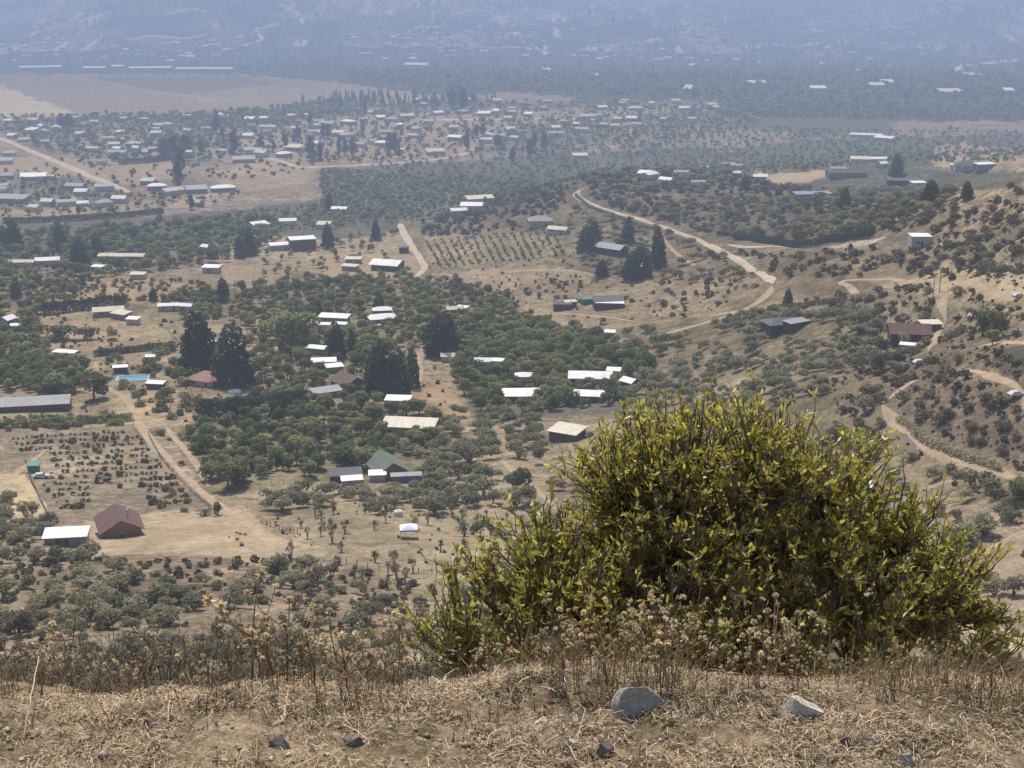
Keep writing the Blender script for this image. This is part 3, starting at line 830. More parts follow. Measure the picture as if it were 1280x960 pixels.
H(232, 388, 7, 4, 2.4, 'gable', -2, 'white', 'white', 'white_bungalow', 'white roofed bungalow, right of two joined by trees', 'bungalow', rh=.8)
H(10, 406, 6, 5, 2.8, 'gable', 60, 'white', 'teal', 'teal_cottage', 'white roofed cottage with teal walls at the village edge', 'cottage', rh=1.2)
H(20, 412, 4, 2.6, 2.0, 'shed', 0, 'white', 'grey', 'white_kiosk', 'tiny white roof below the teal cottage', 'hut', rh=.3, lod=0)
H(418, 403, 13, 5.5, 2.6, 'shed', 4, 'white', 'grey', 'white_hall', 'long white roofed hall above the round leafy tree', 'hall', rh=.6)
H(401, 412, 8, 2.6, 2.4, 'shed', -10, 'white', 'white', 'white_outhouse', 'thin white roofed outhouse below the long white hall', 'outhouse', rh=.3, lod=0)
H(426, 411, 5, 2.6, 2.2, 'shed', 0, 'white', 'white', 'white_store', 'little white store right below the long white hall', 'store', rh=.3, lod=0)
H(478, 403, 11, 7, 2.6, 'hip', 2, 'white', 'white', 'two_tier_house', 'white house with two-tier roof among village trees', 'house', rh=1.4, over=.9)
H(478, 396, 8, 5, 3.6, 'hip', 2, 'white', 'dark', 'upper_white_house', 'raised white roof just behind the two-tier white house', 'house', rh=1.2)
H(568, 392, 7, 4, 2.4, 'gable', -8, 'cream', 'white', 'pale_cabin', 'pale cabin at the wood top near the tall pole', 'cabin', rh=.9)
H(578, 390, 5, 3, 2.2, 'shed', -8, 'white', 'white', 'pale_annex', 'white annex right of the pale cabin near the pole', 'annex', rh=.3, lod=0)
H(560, 452, 5, 3.5, 2.5, 'gable', 10, 'cream', 'cream', 'cream_cabin', 'cream cabin at the foot of the dark wide conifer', 'cabin', rh=.9, lod=0)
H(605, 458, 7, 4, 2.4, 'gable', -5, 'white', 'white', 'wood_edge_cottage', 'broken white roof nearly hidden in green trees', 'cottage', rh=.9, lod=0)
H(622, 458, 4, 3, 2.4, 'shed', -20, 'white', 'white', 'wood_edge_shed', 'white shed beside the nearly hidden white cottage', 'shed', rh=.3, lod=0)
H(485, 336, 14, 11, 3.2, 'gable', -6, 'white', 'dark', 'white_marquee_house', 'bright white gable-roofed building on bare ground by the dirt road', 'building', rh=1.6, over=1.2)
H(378, 312, 14, 8, 6.2, 'shed', 4, 'white', 'wood', 'tall_brown_house', 'tall brown two-storey block with pale flat roof', 'building', rh=.5, lod=1)
H(350, 312, 11, 6, 3.0, 'shed', 4, 'white', 'cream', 'pale_row_house', 'low pale house adjoining the tall brown block', 'house', rh=.5, lod=1)
H(442, 329, 8, 5, 2.5, 'shed', 4, 'cream', 'grey', 'roadside_store', 'low pale roofed store left of the bright white gable building', 'store', rh=.4, lod=0)
H(438, 338, 8, 4, 2.4, 'shed', -4, 'cream', 'grey', 'roadside_shed', 'cream roadside shed left below the bright white building', 'shed', rh=.4, lod=0)
H(505, 316, 5, 3, 3, 'shed', 4, 'dark', 'dark', 'dark_kiosk', 'small dark kiosk beside the dirt road bend', 'kiosk', rh=.2, lod=0)
H(265, 340, 8.5, 5, 2.7, 'shed', -4, 'white', 'white', 'field_corner_house', 'white roofed house at the corner of the bare tan field', 'house', rh=.6, lod=1)
H(154, 325, 25, 6.5, 2.6, 'gable', -9, 'cream', 'grey', 'long_cream_shed', 'long cream roofed shed among dark trees', 'shed', rh=1.0, lod=1)
H(60, 331, 12, 6, 2.8, 'gable', 12, 'white', 'cream', 'double_white_house', 'white house with bent double roof, right of a cream shed', 'house', rh=1.2)
H(28, 333, 13, 5, 2.6, 'gable', 6, 'cream', 'cream', 'cream_shed', 'cream roofed shed left of the bent double white roof', 'shed', rh=.9)
H(262, 314, 9, 5, 2.6, 'gable', -10, 'white', 'white', 'tree_bound_house', 'white roofed house ringed by dark trees above the field corner', 'house', rh=1.0)
H(123, 339, 6, 4, 2.4, 'shed', 0, 'white', 'grey', 'field_hut', 'tiny white hut below the long cream shed', 'hut', rh=.3, lod=0)
H(173, 348, 7, 5, 2.4, 'shed', 0, 'cream', 'cream', 'vine_field_hut', 'pale hut in the yellow vine field', 'hut', rh=.3, lod=0)
H(760, 383, 13, 8, 3.2, 'shed', -6, 'dark', 'dark', 'dark_hill_house', 'dark house with white verandah roof on the bare hill', 'house', rh=.6, lod=1)
H(762, 386, 12, 2.6, 2.7, 'shed', -4, 'white', 'dark', 'white_verandah', 'white verandah roof in front of the dark hill house', 'verandah', rh=.3, lod=0)
H(733, 380, 4.5, 3.5, 2.4, 'shed', 10, 'teal', 'teal', 'teal_shed', 'teal shed left of the dark hill house', 'shed', rh=.3, lod=0)
H(703, 387, 8, 5, 2.8, 'shed', 0, 'dark', 'dark', 'black_shed', 'black shed on bare ground left of the teal shed', 'shed', rh=.3, lod=0)
H(713, 384, 5, 3, 2.6, 'shed', 0, 'cream', 'dark', 'pale_carport', 'pale carport roof touching the black shed', 'carport', rh=.2, lod=0)
H(762, 422, 4, 3, 2.4, 'shed', -20, 'white', 'grey', 'lone_white_hut', 'lone white hut on the slope under the dark hill house', 'hut', rh=.3, lod=0)
H(675, 282, 13, 9, 3.4, 'hip', 10, 'grey', 'cream', 'grey_hill_house', 'grey hip-roofed house on top of the low hill', 'house', rh=2.4)
H(698, 292, 11, 6, 2.6, 'gable', -12, 'cream', 'white', 'cream_hill_house', 'cream walled house just below the grey hilltop house', 'house', rh=1.2)
H(765, 316, 15, 8, 2.8, 'gable', -22, 'grey', 'dark', 'grey_lodge', 'long grey-roofed lodge between dark conifers on the hill', 'lodge', rh=1.8)
H(800, 338, 8, 4, 2.4, 'shed', 5, 'white', 'grey', 'conifer_foot_shed', 'white shed at the foot of the hill conifers', 'shed', rh=.3, lod=0)
H(978, 411, 13, 8, 2.8, 'hip', 4, 'dark', 'dark', 'dark_villa', 'dark blue-grey hip roofed villa on the scrub slope', 'villa', rh=1.2, over=1)
H(995, 410, 9, 4, 2.4, 'shed', 18, 'grey', 'dark', 'villa_carport', 'grey carport roof right of the dark villa', 'carport', rh=.3, lod=0)
H(1135, 424, 11.5, 8, 2.9, 'gable', -6, 'maroon', 'dark', 'maroon_hill_house', 'maroon-roofed house on the right hillside with pickup trucks', 'house', rh=2.0, over=.8, lod=2)
H(1162, 413, 6, 4, 2.4, 'shed', -6, 'cream', 'wood', 'hillside_lean_to', 'pale lean-to right of the maroon hillside house', 'shed', rh=.3, lod=0)
H(1134, 437, 4, 2, 1.6, 'shed', -6, 'white', 'white', 'white_shelter', 'tiny white shelter in front of the maroon hillside house', 'shelter', rh=.2, lod=0)
H(1149, 306, 8, 7, 3.8, 'shed', -8, 'white', 'white', 'white_block_house', 'unfinished white block house alone on the hill shoulder', 'house', rh=.2, lod=1, over=.1)
H(1211, 212, 18, 9, 3.0, 'hip', 4, 'dark', 'white', 'hilltop_villa', 'dark roofed villa on the far right hilltop', 'villa', rh=2.2)
H(1230, 211, 12, 6, 2.8, 'shed', 0, 'white', 'grey', 'hilltop_annex', 'white roofed annex right of the hilltop villa', 'annex', rh=.4, lod=0)
H(1196, 212, 8, 4, 2.8, 'shed', 0, 'white', 'white', 'hilltop_garage', 'white garage left of the hilltop villa', 'garage', rh=.3, lod=0)
H(1057, 222, 24, 8, 3.4, 'gable', -3, 'dark', 'grey', 'long_dark_stable', 'long dark stable beside the pale straw field', 'stable', rh=1.4)
H(1015, 248, 20, 7, 2.8, 'shed', 3, 'blue', 'grey', 'blue_roofed_shed', 'blue sheet-roofed shed in the hillside scrub', 'shed', rh=.5)
H(1128, 231, 18, 7, 2.8, 'shed', -3, 'dark', 'dark', 'ridge_barn', 'dark ridge barn with white end', 'barn', rh=.5, lod=0)
H(1147, 234, 8, 5, 2.8, 'shed', -3, 'white', 'white', 'ridge_garage', 'white garage at the end of the dark ridge barn', 'garage', rh=.4, lod=0)
H(1020, 604, 4.5, 4, 2.6, 'gable', 30, 'white', 'white', 'shrub_screened_hut', 'white hut seen through the top of the big shrub', 'hut', rh=.8, lod=0)
H(1066, 616, 8, 3.4, 2.4, 'shed', -24, 'white', 'white', 'shrub_screened_shed', 'long white roof seen behind the right shoulder of the big shrub', 'shed', rh=.5, lod=0)
# greenhouses and sheds on the edge of the far plain
for px, py, L, lb in ((51, 87, 62, 'longest white greenhouse at the edge of the ploughed plain'), (146, 86, 20, 'short white shed between two far greenhouses'),
                      (118, 88, 34, 'dull grey greenhouse beyond the ploughed plain'), (188, 88, 62, 'white greenhouse right of the short white shed'),
                      (240, 89, 46, 'white greenhouse in the middle of the far row'), (275, 89, 40, 'white greenhouse at the right end of the far row'), (216, 79, 22, 'white shed raised behind the far greenhouse row')):
    H(px, py, L, 14, 4.0, 'shed', 1, 'white', 'white', 'greenhouse', lb, 'greenhouse', 'greenhouses beyond the ploughed plain', rh=1.2, lod=0)

# the town on the valley floor: bright roofs one by one
TOWN_L = [(8, 224, 15), (42, 225, 26), (30, 222, 10), (95, 237, 20), (16, 253, 30), (130, 258, 16), (150, 253, 14), (185, 231, 14), (196, 237, 18), (215, 243, 22), (246, 241, 20),
          (279, 239, 24), (248, 258, 11), (40, 166, 20), (56, 167, 14), (105, 159, 12), (40, 166, 8), (167, 183, 18), (170, 189, 12), (195, 170, 14), (196, 184, 8), (182, 194, 8),
          (100, 171, 12), (70, 162, 10), (130, 148, 8), (8, 205, 14), (272, 146, 16), (280, 149, 14), (312, 152, 14), (258, 164, 12), (127, 206, 12), (305, 203, 26), (12, 195, 14), (60, 257, 12)]
for i, (px, py, L) in enumerate(TOWN_L):
    rmk = ('grey', 'white', 'pale', 'white', 'pale')[i % 5]
    L *= .68
    if i in (4, 3, 31): rmk = 'grey'
    H(px, py, L, min(9, L * .6), 3, ('gable', 'shed', 'hip')[i % 3], random.uniform(-32, 32), rmk, random.choice(['white', 'cream', 'grey']), 'town_house',
      '%s roofed %s in the left town by the straight dirt road' % (dict(white='bright white', grey='dull grey', pale='dusty pale')[rmk], ('long hall', 'house')[L < 20]), 'house',
      'houses by the straight dirt road', rh=1.6, lod=0)
TOWN_C = [(328, 151, 18), (370, 164, 14), (383, 147, 10), (398, 155, 16), (422, 170, 20), (436, 155, 24), (455, 152, 12), (476, 150, 14), (490, 152, 20), (508, 148, 26), (518, 128, 12), (530, 133, 14),
          (547, 144, 20), (536, 155, 16), (520, 164, 14), (570, 175, 22), (544, 193, 26), (478, 182, 22), (480, 175, 12), (368, 188, 22), (355, 196, 20), (380, 189, 8), (605, 145, 22), (580, 142, 18),
          (640, 143, 14), (660, 146, 14), (735, 148, 30), (752, 137, 18), (778, 132, 14), (795, 138, 24), (855, 138, 18), (890, 134, 18), (895, 137, 12), (650, 168, 12), (695, 163, 14), (720, 158, 12),
          (830, 152, 12), (620, 142, 10), (560, 130, 8), (465, 180, 10), (500, 160, 10), (430, 172, 16), (815, 132, 10), (680, 138, 12), (705, 155, 10)]
for i, (px, py, L) in enumerate(TOWN_C):
    rmk = ('white', 'pale', 'white', 'grey', 'cream')[i % 5]
    L *= .6; H(px, py, L, min(10, L * .65), 3, ('gable', 'shed', 'hip')[i % 3], random.uniform(-32, 32), rmk, random.choice(['white', 'cream', 'grey', 'brick']), 'town_house',
      '%s roofed %s in the middle of the town, among dark poplars' % (('bright white', 'dusty pale', 'bright white', 'dull grey', 'dusty cream')[i % 5], ('long hall', 'house')[L < 20]), 'house',
      'houses among the town poplars', rh=1.6, lod=0)
RIV = [(1083, 172, 30), (1105, 176, 18), (1096, 203, 16), (1075, 203, 14), (812, 223, 10), (806, 222, 8), (833, 230, 8), (725, 198, 12), (950, 226, 8), (590, 262, 14), (573, 268, 10), (600, 253, 18), (425, 266, 10), (325, 286, 10), (360, 281, 10), (405, 286, 8)]
for i, (px, py, L) in enumerate(RIV):
    H(px, py, L, min(7, L * .6), 2.8, ('gable', 'shed')[i % 2], random.uniform(-32, 32), ('white', 'cream')[i % 4 == 3], 'white', 'riverside_cottage',
      'small %s roofed cottage lost in the river scrub' % ('cream' if i % 4 == 3 else 'white'), 'cottage', 'cottages in the river scrub', rh=1.2, lod=0)
FARM = [(860, 116, 12, 40, 'cream', 'square tan block building beyond the town poplars'), (1187, 118, 36, 26, 'cream', 'broad tan warehouse under the right mountains'), (1108, 108, 22, 16, 'white', 'white country house under the right mountains'),
        (1095, 112, 26, 10, 'white', 'low white wing left of the white country house'), (1022, 116, 26, 12, 'white', 'white farm roofs beyond the tree belt'), (1260, 119, 16, 12, 'white', 'white farm roof at the right end of the tree belt'),
        (1215, 97, 34, 20, 'cream', 'tan industrial hall beside the pale mountain road'), (520, 84, 50, 14, 'white', 'row of white sheds at the foot of the middle mountain'), (682, 93, 16, 10, 'white', 'single white house above the dark tree belt'), (743, 100, 14, 12, 'white', 'white tower house in the dark tree belt'),
        (945, 107, 34, 12, 'white', 'pale hall left of the white farm roofs')]
for px, py, L, W, rmk, lb in FARM:
    L *= .75; W *= .8
    H(px, py, L, W, 6 if L < 20 else 4, 'shed', 0, rmk, 'cream' if rmk == 'cream' else 'white', 'farm_building', lb, 'farm building', rh=2.5, lod=0)


# ---- small copies: far houses on the mountainside and plain town houses, sharing meshes
def far_house_protos():
    out = []
    for k, (L, W, h, rh, rmk, wmk) in enumerate(((11, 8, 3.4, 2.0, 'white', 'cream'), (13, 8, 3.4, 1.6, 'pale', 'cream'), (10, 9, 4, 2.2, 'terra', 'cream'), (16, 9, 4, 1.6, 'grey', 'white'), (11, 8, 4, 1.8, 'cream', 'white'))):
        g = Geo(); r = Geo()
        x, y = L / 2, W / 2
        g.add([(-x, -y, -3), (x, -y, -3), (x, y, -3), (-x, y, -3), (-x, -y, h), (x, -y, h), (x, y, h), (-x, y, h), (-x, 0, h + rh), (x, 0, h + rh)],
              [(0, 1, 5, 4), (2, 3, 7, 6), (1, 2, 6, 9, 5), (3, 0, 4, 8, 7)])
        r.slab([(-x - .4, -y - .4, h), (x + .4, -y - .4, h), (x + .4, 0, h + rh + .2), (-x - .4, 0, h + rh + .2)], .15)
        r.slab([(-x - .4, 0, h + rh + .203), (x + .4, 0, h + rh + .203), (x + .4, y + .4, h), (-x - .4, y + .4, h)], .15)
        out.append((g.mesh('wall', WM[wmk]), r.mesh('roof', RM[rmk])))
    return out


FHP = far_house_protos()
ROOFN = ['white', 'dusty pale', 'reddish', 'grey', 'cream']


def small_house(px, py, label, group, name, sc=1.0, kinds=(0, 1, 2, 3, 4)):
    X, Y, Z = hit(px, py)
    k = random.choice(kinds)
    root = link(name, None, None, (X, Y, Z), random.uniform(-.6, .6), sc)
    tagit(root, label % ROOFN[k], 'house', group)
    link('wall', FHP[k][0], root); link('roof', FHP[k][1], root)
    d = math.hypot(Y, CAMZ - Z)
    HOUSES.append((X, Y, 9 * sc, px, py, 8 * sc * F / d))


def in_one(px, py, poly): return bool(inpoly(np.array([px], float), np.array([py], float), poly)[0])


def scatter_houses(poly, n, label, group, name, sc, kinds):
    p = np.array(poly); k = 0; tries = 0
    while k < n and tries < n * 30:
        tries += 1
        px = random.uniform(p[:, 0].min(), p[:, 0].max()); py = random.uniform(p[:, 1].min(), p[:, 1].max())
        if not in_one(px, py, poly): continue
        if any(abs(px - h[3]) < 9 and abs(py - h[4]) < 3.5 for h in HOUSES): continue
        small_house(px, py, label, group, name, random.uniform(*sc), kinds); k += 1


scatter_houses([(300, 150), (560, 128), (900, 126), (930, 146), (780, 160), (640, 180), (420, 200), (260, 205)], 48, 'small %s roofed town house between scattered poplars', 'small town houses', 'town_house', (.6, 1.0), (0, 1, 2, 3, 4))
scatter_houses([(0, 150), (240, 140), (260, 200), (160, 200), (0, 175)], 26, 'small %s roofed house in the orchards left of the town', 'orchard quarter houses', 'town_house', (.6, .9), (0, 1, 3, 4))
scatter_houses([(0, 215), (120, 232), (160, 255), (70, 270), (0, 262)], 9, 'small %s roofed house below the straight dirt road', 'houses under the straight road', 'town_house', (.6, .9), (0, 3, 4))
scatter_houses([(0, 50), (150, 60), (300, 45), (300, 74), (0, 82)], 40, 'tiny %s roofed house at the foot of the left mountain', 'houses under the left mountain', 'mountain_house', (.6, 1.3), (0, 1, 3, 4))
scatter_houses([(430, 40), (560, 45), (640, 20), (820, 55), (860, 85), (640, 72), (460, 78)], 75, 'tiny %s roofed house on the middle mountainside', 'houses on the middle mountain', 'mountain_house', (.6, 1.2), (0, 1, 3, 4))
scatter_houses([(860, 20), (1280, 20), (1280, 80), (1100, 95), (860, 85)], 60, 'tiny %s roofed house on the right mountainside', 'houses on the right mountain', 'mountain_house', (.6, 1.2), (0, 1, 3, 4))
scatter_houses([(780, 225), (960, 240), (1180, 215), (1100, 205), (900, 205)], 8, 'small %s roofed house on the wooded hill flank', 'houses on the wooded flank', 'hill_house', (.5, .7), (0, 3, 4))

# ------------------------------------------------------------------ trees and shrubs
def crown_pts(lobes, n, r, up=0.25, shell=0.72):
    L = np.array(lobes, float)
    w = L[:, 3] ** 2; idx = r.choice(len(L), n, p=w / w.sum())
    d = unit(n, r); d[:, 2] = d[:, 2] + up * r.uniform(0, 1, n); d /= np.linalg.norm(d, axis=1)[:, None]
    rad = L[idx, 3] * (shell + (1.06 - shell) * r.uniform(0, 1, n) ** 0.6)
    C = L[idx, :3] + d * rad[:, None] * np.stack([np.ones(n), np.ones(n), L[idx, 4]], 1)
    N = d * 0.5 + unit(n, r) * 0.75 + np.array([0, 0, .7])
    N /= np.linalg.norm(N, axis=1)[:, None]
    return C, N


def join(parts):
    V = []; Q = []; T = []; b = 0
    for v, q, t in parts:
        V.append(v); Q.append(q + b); T.append(t); b += len(v)
    return np.vstack(V), np.vstack(Q), np.concatenate(T)


def trunk_tubes(lines, n=5):
    ps = []
    for P, rad in lines:
        v, q = tube(np.array(P, float), np.array(rad, float), n)
        ps.append((v, q, np.zeros(len(v))))
    return join(ps)


def proto_scrub(r, full):
    k = r.integers(5, 9); lob = []
    lines = []
    for i in range(k):
        a = r.uniform(0, 6.28); d = r.uniform(0.2, 1.35)
        x, y = d * math.cos(a), d * math.sin(a); z = r.uniform(1.5, 2.3) - 0.25 * d
        rr = r.uniform(0.55, 0.95)
        lob.append((x, y, z, rr, r.uniform(0.5, 0.75)))
    for i in range(min(k, 4)):
        x, y, z = lob[i][:3]
        lines.append(([(r.normal() * .06, r.normal() * .06, -.3), (x * .3 + r.normal() * .06, y * .3, z * .35), (x * .65, y * .65, z * .72), (x, y, z)], [.10, .085, .06, .025]))
    C, N = crown_pts(lob, 620 if full else 95, r, 0.3)
    return trunk_tubes(lines, 5 if full else 3), leaves_at(C, N, 0.20 if full else 0.46, r)


def proto_thin(r, full):
    lob = []; lines = []
    for i in range(4):
        a = r.uniform(0, 6.28); d = r.uniform(0.1, 0.7)
        z = r.uniform(1.2, 2.6)
        lob.append((d * math.cos(a), d * math.sin(a), z, r.uniform(.3, .55), 1.1))
        lines.append(([(0, 0, -.3), (lob[-1][0] * .5, lob[-1][1] * .5, z * .55), (lob[-1][0], lob[-1][1], z + .2)], [.07, .05, .015]))
    C, N = crown_pts(lob, 230 if full else 45, r, 0.3, .3)
    return trunk_tubes(lines, 5 if full else 3), leaves_at(C, N, 0.14 if full else 0.3, r)


def proto_leafy(r, full):
    lob = [(0, 0, 3.4, 1.6, 0.95)]; lines = [([(0, 0, -.4), (0.08, 0, 1.2), (0, 0.1, 2.4), (0, 0, 4.0)], [.2, .16, .12, .04])]
    for i in range(r.integers(7, 11)):
        a = r.uniform(0, 6.28); d = r.uniform(0.7, 1.9); z = r.uniform(1.7, 4.6) - .2 * d
        lob.append((d * math.cos(a), d * math.sin(a), z, r.uniform(.75, 1.25), r.uniform(.7, .95)))
        if i < 4: lines.append(([(0, 0, 1.4), (lob[-1][0] * .5, lob[-1][1] * .5, (1.4 + z) / 2 + .1), lob[-1][:3]], [.09, .06, .02]))
    C, N = crown_pts(lob, 900 if full else 95, r, 0.25)
    return trunk_tubes(lines, 5 if full else 3), leaves_at(C, N, 0.28 if full else 0.78, r)


def proto_conifer(r, full):
    Hh = 10.0; n = 1700 if full else 130
    z = 0.6 + (Hh - .6) * (1 - np.sqrt(r.uniform(0, 1, n) * 0.97))
    prof = 1.85 * np.clip(1 - (z / Hh) ** 1.9, 0, 1) ** 0.62 + .05
    a = r.uniform(0, 6.28, n)
    ph = r.uniform(0, 6.28, 3)
    bump = 1 + .16 * np.sin(3 * a + ph[0] + z * .8) + .14 * np.sin(5 * a + z * 2.1 + ph[1]) + .12 * np.sin(z * 3.2 + ph[2])
    rad = prof * bump * (.62 + .42 * r.uniform(0, 1, n) ** .5)
    C = np.stack([rad * np.cos(a), rad * np.sin(a), z - .12 * rad], 1)
    N = np.stack([np.cos(a), np.sin(a), np.full(n, .5)], 1) * .7 + unit(n, r) * .7
    N /= np.linalg.norm(N, axis=1)[:, None]
    return trunk_tubes([([(0, 0, -.5), (0, 0, 3), (0, 0, 8.5)], [.3, .22, .05])], 6 if full else 3), leaves_at(C, N, .34 if full else .95, r)


def proto_poplar(r, full):
    lob = []
    for i in range(13):
        z = 1.6 + i * .68
        wv = 1.15 * math.sin(min(1, (i + 1.5) / 5) * 1.5) * (1 - .55 * max(0, i - 7) / 6)
        a = r.uniform(0, 6.28)
        lob.append((.35 * math.cos(a), .35 * math.sin(a), z, wv * r.uniform(.75, 1.1), 1.0))
    C, N = crown_pts(lob, 900 if full else 90, r, .3)
    return trunk_tubes([([(0, 0, -.5), (.05, 0, 3), (0, 0, 9)], [.22, .16, .04])], 5 if full else 3), leaves_at(C, N, .30 if full else .9, r)


def proto_shrub(r, full):
    lob = []
    for i in range(r.integers(3, 6)):
        a = r.uniform(0, 6.28); d = r.uniform(0, .58)
        lob.append((d * math.cos(a), d * math.sin(a), r.uniform(.3, .65), r.uniform(.45, .7), .8))
    C, N = crown_pts(lob, 210 if full else 40, r, .4)
    return trunk_tubes([([(0, 0, -.2), (.1, 0, .3), (.2, .1, .7)], [.05, .04, .02])], 4 if full else 3), leaves_at(C, N, .16 if full else .38, r)


KINDS = dict(scrub=(proto_scrub, M_SCRUB, 3.0, 'scrub_tree', 'scrub tree'), thin=(proto_thin, M_SCRUB, 2.9, 'thin_scrub_tree', 'thin tree'), leafy=(proto_leafy, M_LEAFY, 5.4, 'leafy_tree', 'tree'),
             conifer=(proto_conifer, M_CONIF, 10.0, 'conifer', 'conifer'), poplar=(proto_poplar, M_CONIF, 10.5, 'poplar', 'poplar'), shrub=(proto_shrub, M_DRYSH, 1.3, 'shrub', 'shrub'),
             vine=(proto_shrub, M_VINE, 1.3, 'vine', 'vine'), orchard=(proto_shrub, M_LEAFY, 1.3, 'orchard_tree', 'orchard tree'))
PROTO = {}
for ki, (kn, (fn, mt, hh, nm, cat)) in enumerate(KINDS.items()):
    fl = []; lw = []; hi = []
    for v in range(6):
        r = np.random.default_rng(100 * ki + v)
        tr, cr = fn(r, True)
        tm = quad_mesh('trunk', tr[0], tr[1], [M_BARK], tint=tr[2]); cm = quad_mesh('crown', cr[0], cr[1], [mt], tint=cr[2])
        b = join([tr, cr])
        bm_ = quad_mesh(nm, b[0], b[1], [M_BARK, mt], mi=np.concatenate([np.zeros(len(tr[1])), np.ones(len(cr[1]))]), tint=b[2])
        fl.append((tm, cm, bm_))
        r = np.random.default_rng(100 * ki + v)
        lw.append(fn(r, False)[1]); hi.append(cr)
    PROTO[kn] = (fl, lw, hi)

INST = {k: [] for k in KINDS}
for _q, _r in (((511, 676), 3.0), ((166, 476), 6.5), ((498, 646), 1.5)):
    _h = hit(*_q); _d = math.hypot(_h[1], CAMZ - _h[2]); HOUSES.append((_h[0], _h[1], _r, _q[0], _q[1], _r * F / _d))


def blocked(x, y, z, hgt, rad, px, py, d):
    bad = np.zeros(len(x), bool)
    for q, w in ROADS:
        lo = q.min(0) - 10; hi = q.max(0) + 10
        m = np.nonzero((x > lo[0]) & (x < hi[0]) & (y > lo[1]) & (y < hi[1]) & ~bad)[0]
        if len(m):
            dd = np.min(np.hypot(x[m, None] - q[None, :, 0], y[m, None] - q[None, :, 1]), 1)
            bad[m] |= dd < w + rad[m] * 0.55
            # crowns on the viewer's side that would hide the track
            dy = np.min(np.where(np.abs(x[m, None] - q[None, :, 0]) < 2.5, np.abs(y[m, None] - q[None, :, 1] + hgt[m, None] * 1.1), 99), 1)
            bad[m] |= (dy < hgt[m] * 0.9) & (rng.uniform(0, 1, len(m)) < 0.8)
    hp = hgt * F / d
    for hx, hy, hr, hpx, hpy, hw in HOUSES:
        bad |= np.hypot(x - hx, y - hy) < hr + rad * 0.5
        if hy < 760: bad |= (np.abs(px - hpx) < hw + 0.25 * rad * F / d) & (py > hpy - 1) & (py - 0.92 * hp < hpy - 2.3 * F / np.maximum(d, 1)) & (y < hy)
    return bad


def region(poly, kind, spacing, p, smin, smax, where, fit=None):
    W = [hit(*q) for q in poly]
    W = np.array([w for w in W])
    x0, y0 = W[:, 0].min() - 10, W[:, 1].min() - 10; x1, y1 = W[:, 0].max() + 10, W[:, 1].max() + 10
    gx = np.arange(x0, x1, spacing); gy = np.arange(y0, y1, spacing)
    X, Y = np.meshgrid(gx, gy); X = X.ravel() + rng.uniform(-.5, .5, X.size) * spacing; Y = Y.ravel() + rng.uniform(-.5, .5, Y.size) * spacing
    clump = 0.5 + 0.5 * vnoise(X / (spacing * 4), Y / (spacing * 4), 200 + int(spacing * 7))
    cl = (0.55 + 0.9 * clump) if kind in ('leafy', 'orchard', 'vine', 'poplar') else (0.18 + 2.3 * clump ** 2)
    k = rng.uniform(0, 1, X.size) < p * cl
    X, Y = X[k], Y[k]
    if not len(X): return
    Z = height(X, Y)
    px, py, d = project(X, Y, Z)
    m = inpoly(px, py, poly) & (px > -60) & (px < 1340)
    X, Y, Z, px, py, d = [a[m] for a in (X, Y, Z, px, py, d)]
    if not len(X): return
    sc = rng.uniform(smin, smax, len(X)) * np.exp(rng.normal(0, .12, len(X)))
    hgt = KINDS[kind][2] * sc; rad = hgt * 0.5
    m = seen(X, Y, Z + hgt * 0.8) & ~blocked(X, Y, Z, hgt, rad, px, py, d)
    for i in np.nonzero(m)[0]:
        INST[kind].append((X[i], Y[i], Z[i], sc[i], sc[i] * rng.uniform(.85, 1.15), rng.uniform(0, 6.28), hgt[i] / d[i], where))


def one(kind, px, py, hpx, wide, where, pos=None):
    X, Y, Z = hit(px, py)
    d = math.hypot(Y, CAMZ - Z)
    h = hpx * d / F / math.cos(math.radians(12))
    s = h / KINDS[kind][2]
    INST[kind].append((X, Y, Z - .1, s * wide, s, rng.uniform(0, 6.28), h / d, where))


# singles that stand out
for px, py, h, w in ((249, 462, 78, 1.15), (293, 482, 82, 1.15), (553, 444, 58, 1.6)):
    one('conifer', px, py, h, w, 'rising tall above the village roofs')
for px, py, h, w in ((478, 494, 74, 1.35), (497, 498, 66, 1.1), (466, 486, 50, 1.2), (516, 484, 52, .8)):
    one('conifer', px, py, h, w, 'in the dark clump above the bare brown plot')
for px, py, h, w in ((421, 447, 46, 1.2), (474, 390, 27, 1.2), (279, 376, 30, 1.1), (192, 376, 18, 1.2), (370, 418, 34, 1.5), (20, 372, 26, 1.2), (398, 392, 20, 1.2), (440, 440, 30, 1.0)):
    one('conifer', px, py, h, w, 'standing singly among the village gardens')
for px, py, h, w in ((75, 312, 38, 1.3), (18, 310, 36, 1.3), (5, 312, 30, 1.5), (100, 335, 40, 1.5), (122, 320, 30, 1.3), (312, 318, 34, 1.3), (300, 322, 28, 1.3), (410, 310, 32, 1.1), (412, 262, 22, 1.1), (470, 300, 24, 1.2)):
    one('conifer', px, py, h, w, 'in the dark belt left of the tall brown block')
for px, py, h, w in ((733, 314, 34, 1.5), (785, 302, 32, 1.2), (790, 350, 36, 1.5), (822, 334, 50, .9), (752, 346, 22, 1.7), (742, 300, 24, 1.3), (808, 346, 30, 1.3), (800, 330, 26, 1.5)):
    one('conifer', px, py, h, w, 'around the grey lodge on the hill')
for px, py, h, w in ((1120, 220, 28, 1.6), (1162, 256, 32, 1.7), (1208, 250, 24, 1.6), (1055, 262, 28, 1.4), (930, 240, 20, 1.4), (985, 380, 20, 1.2)):
    one('conifer', px, py, h, w, 'dotted over the wooded hill flank')
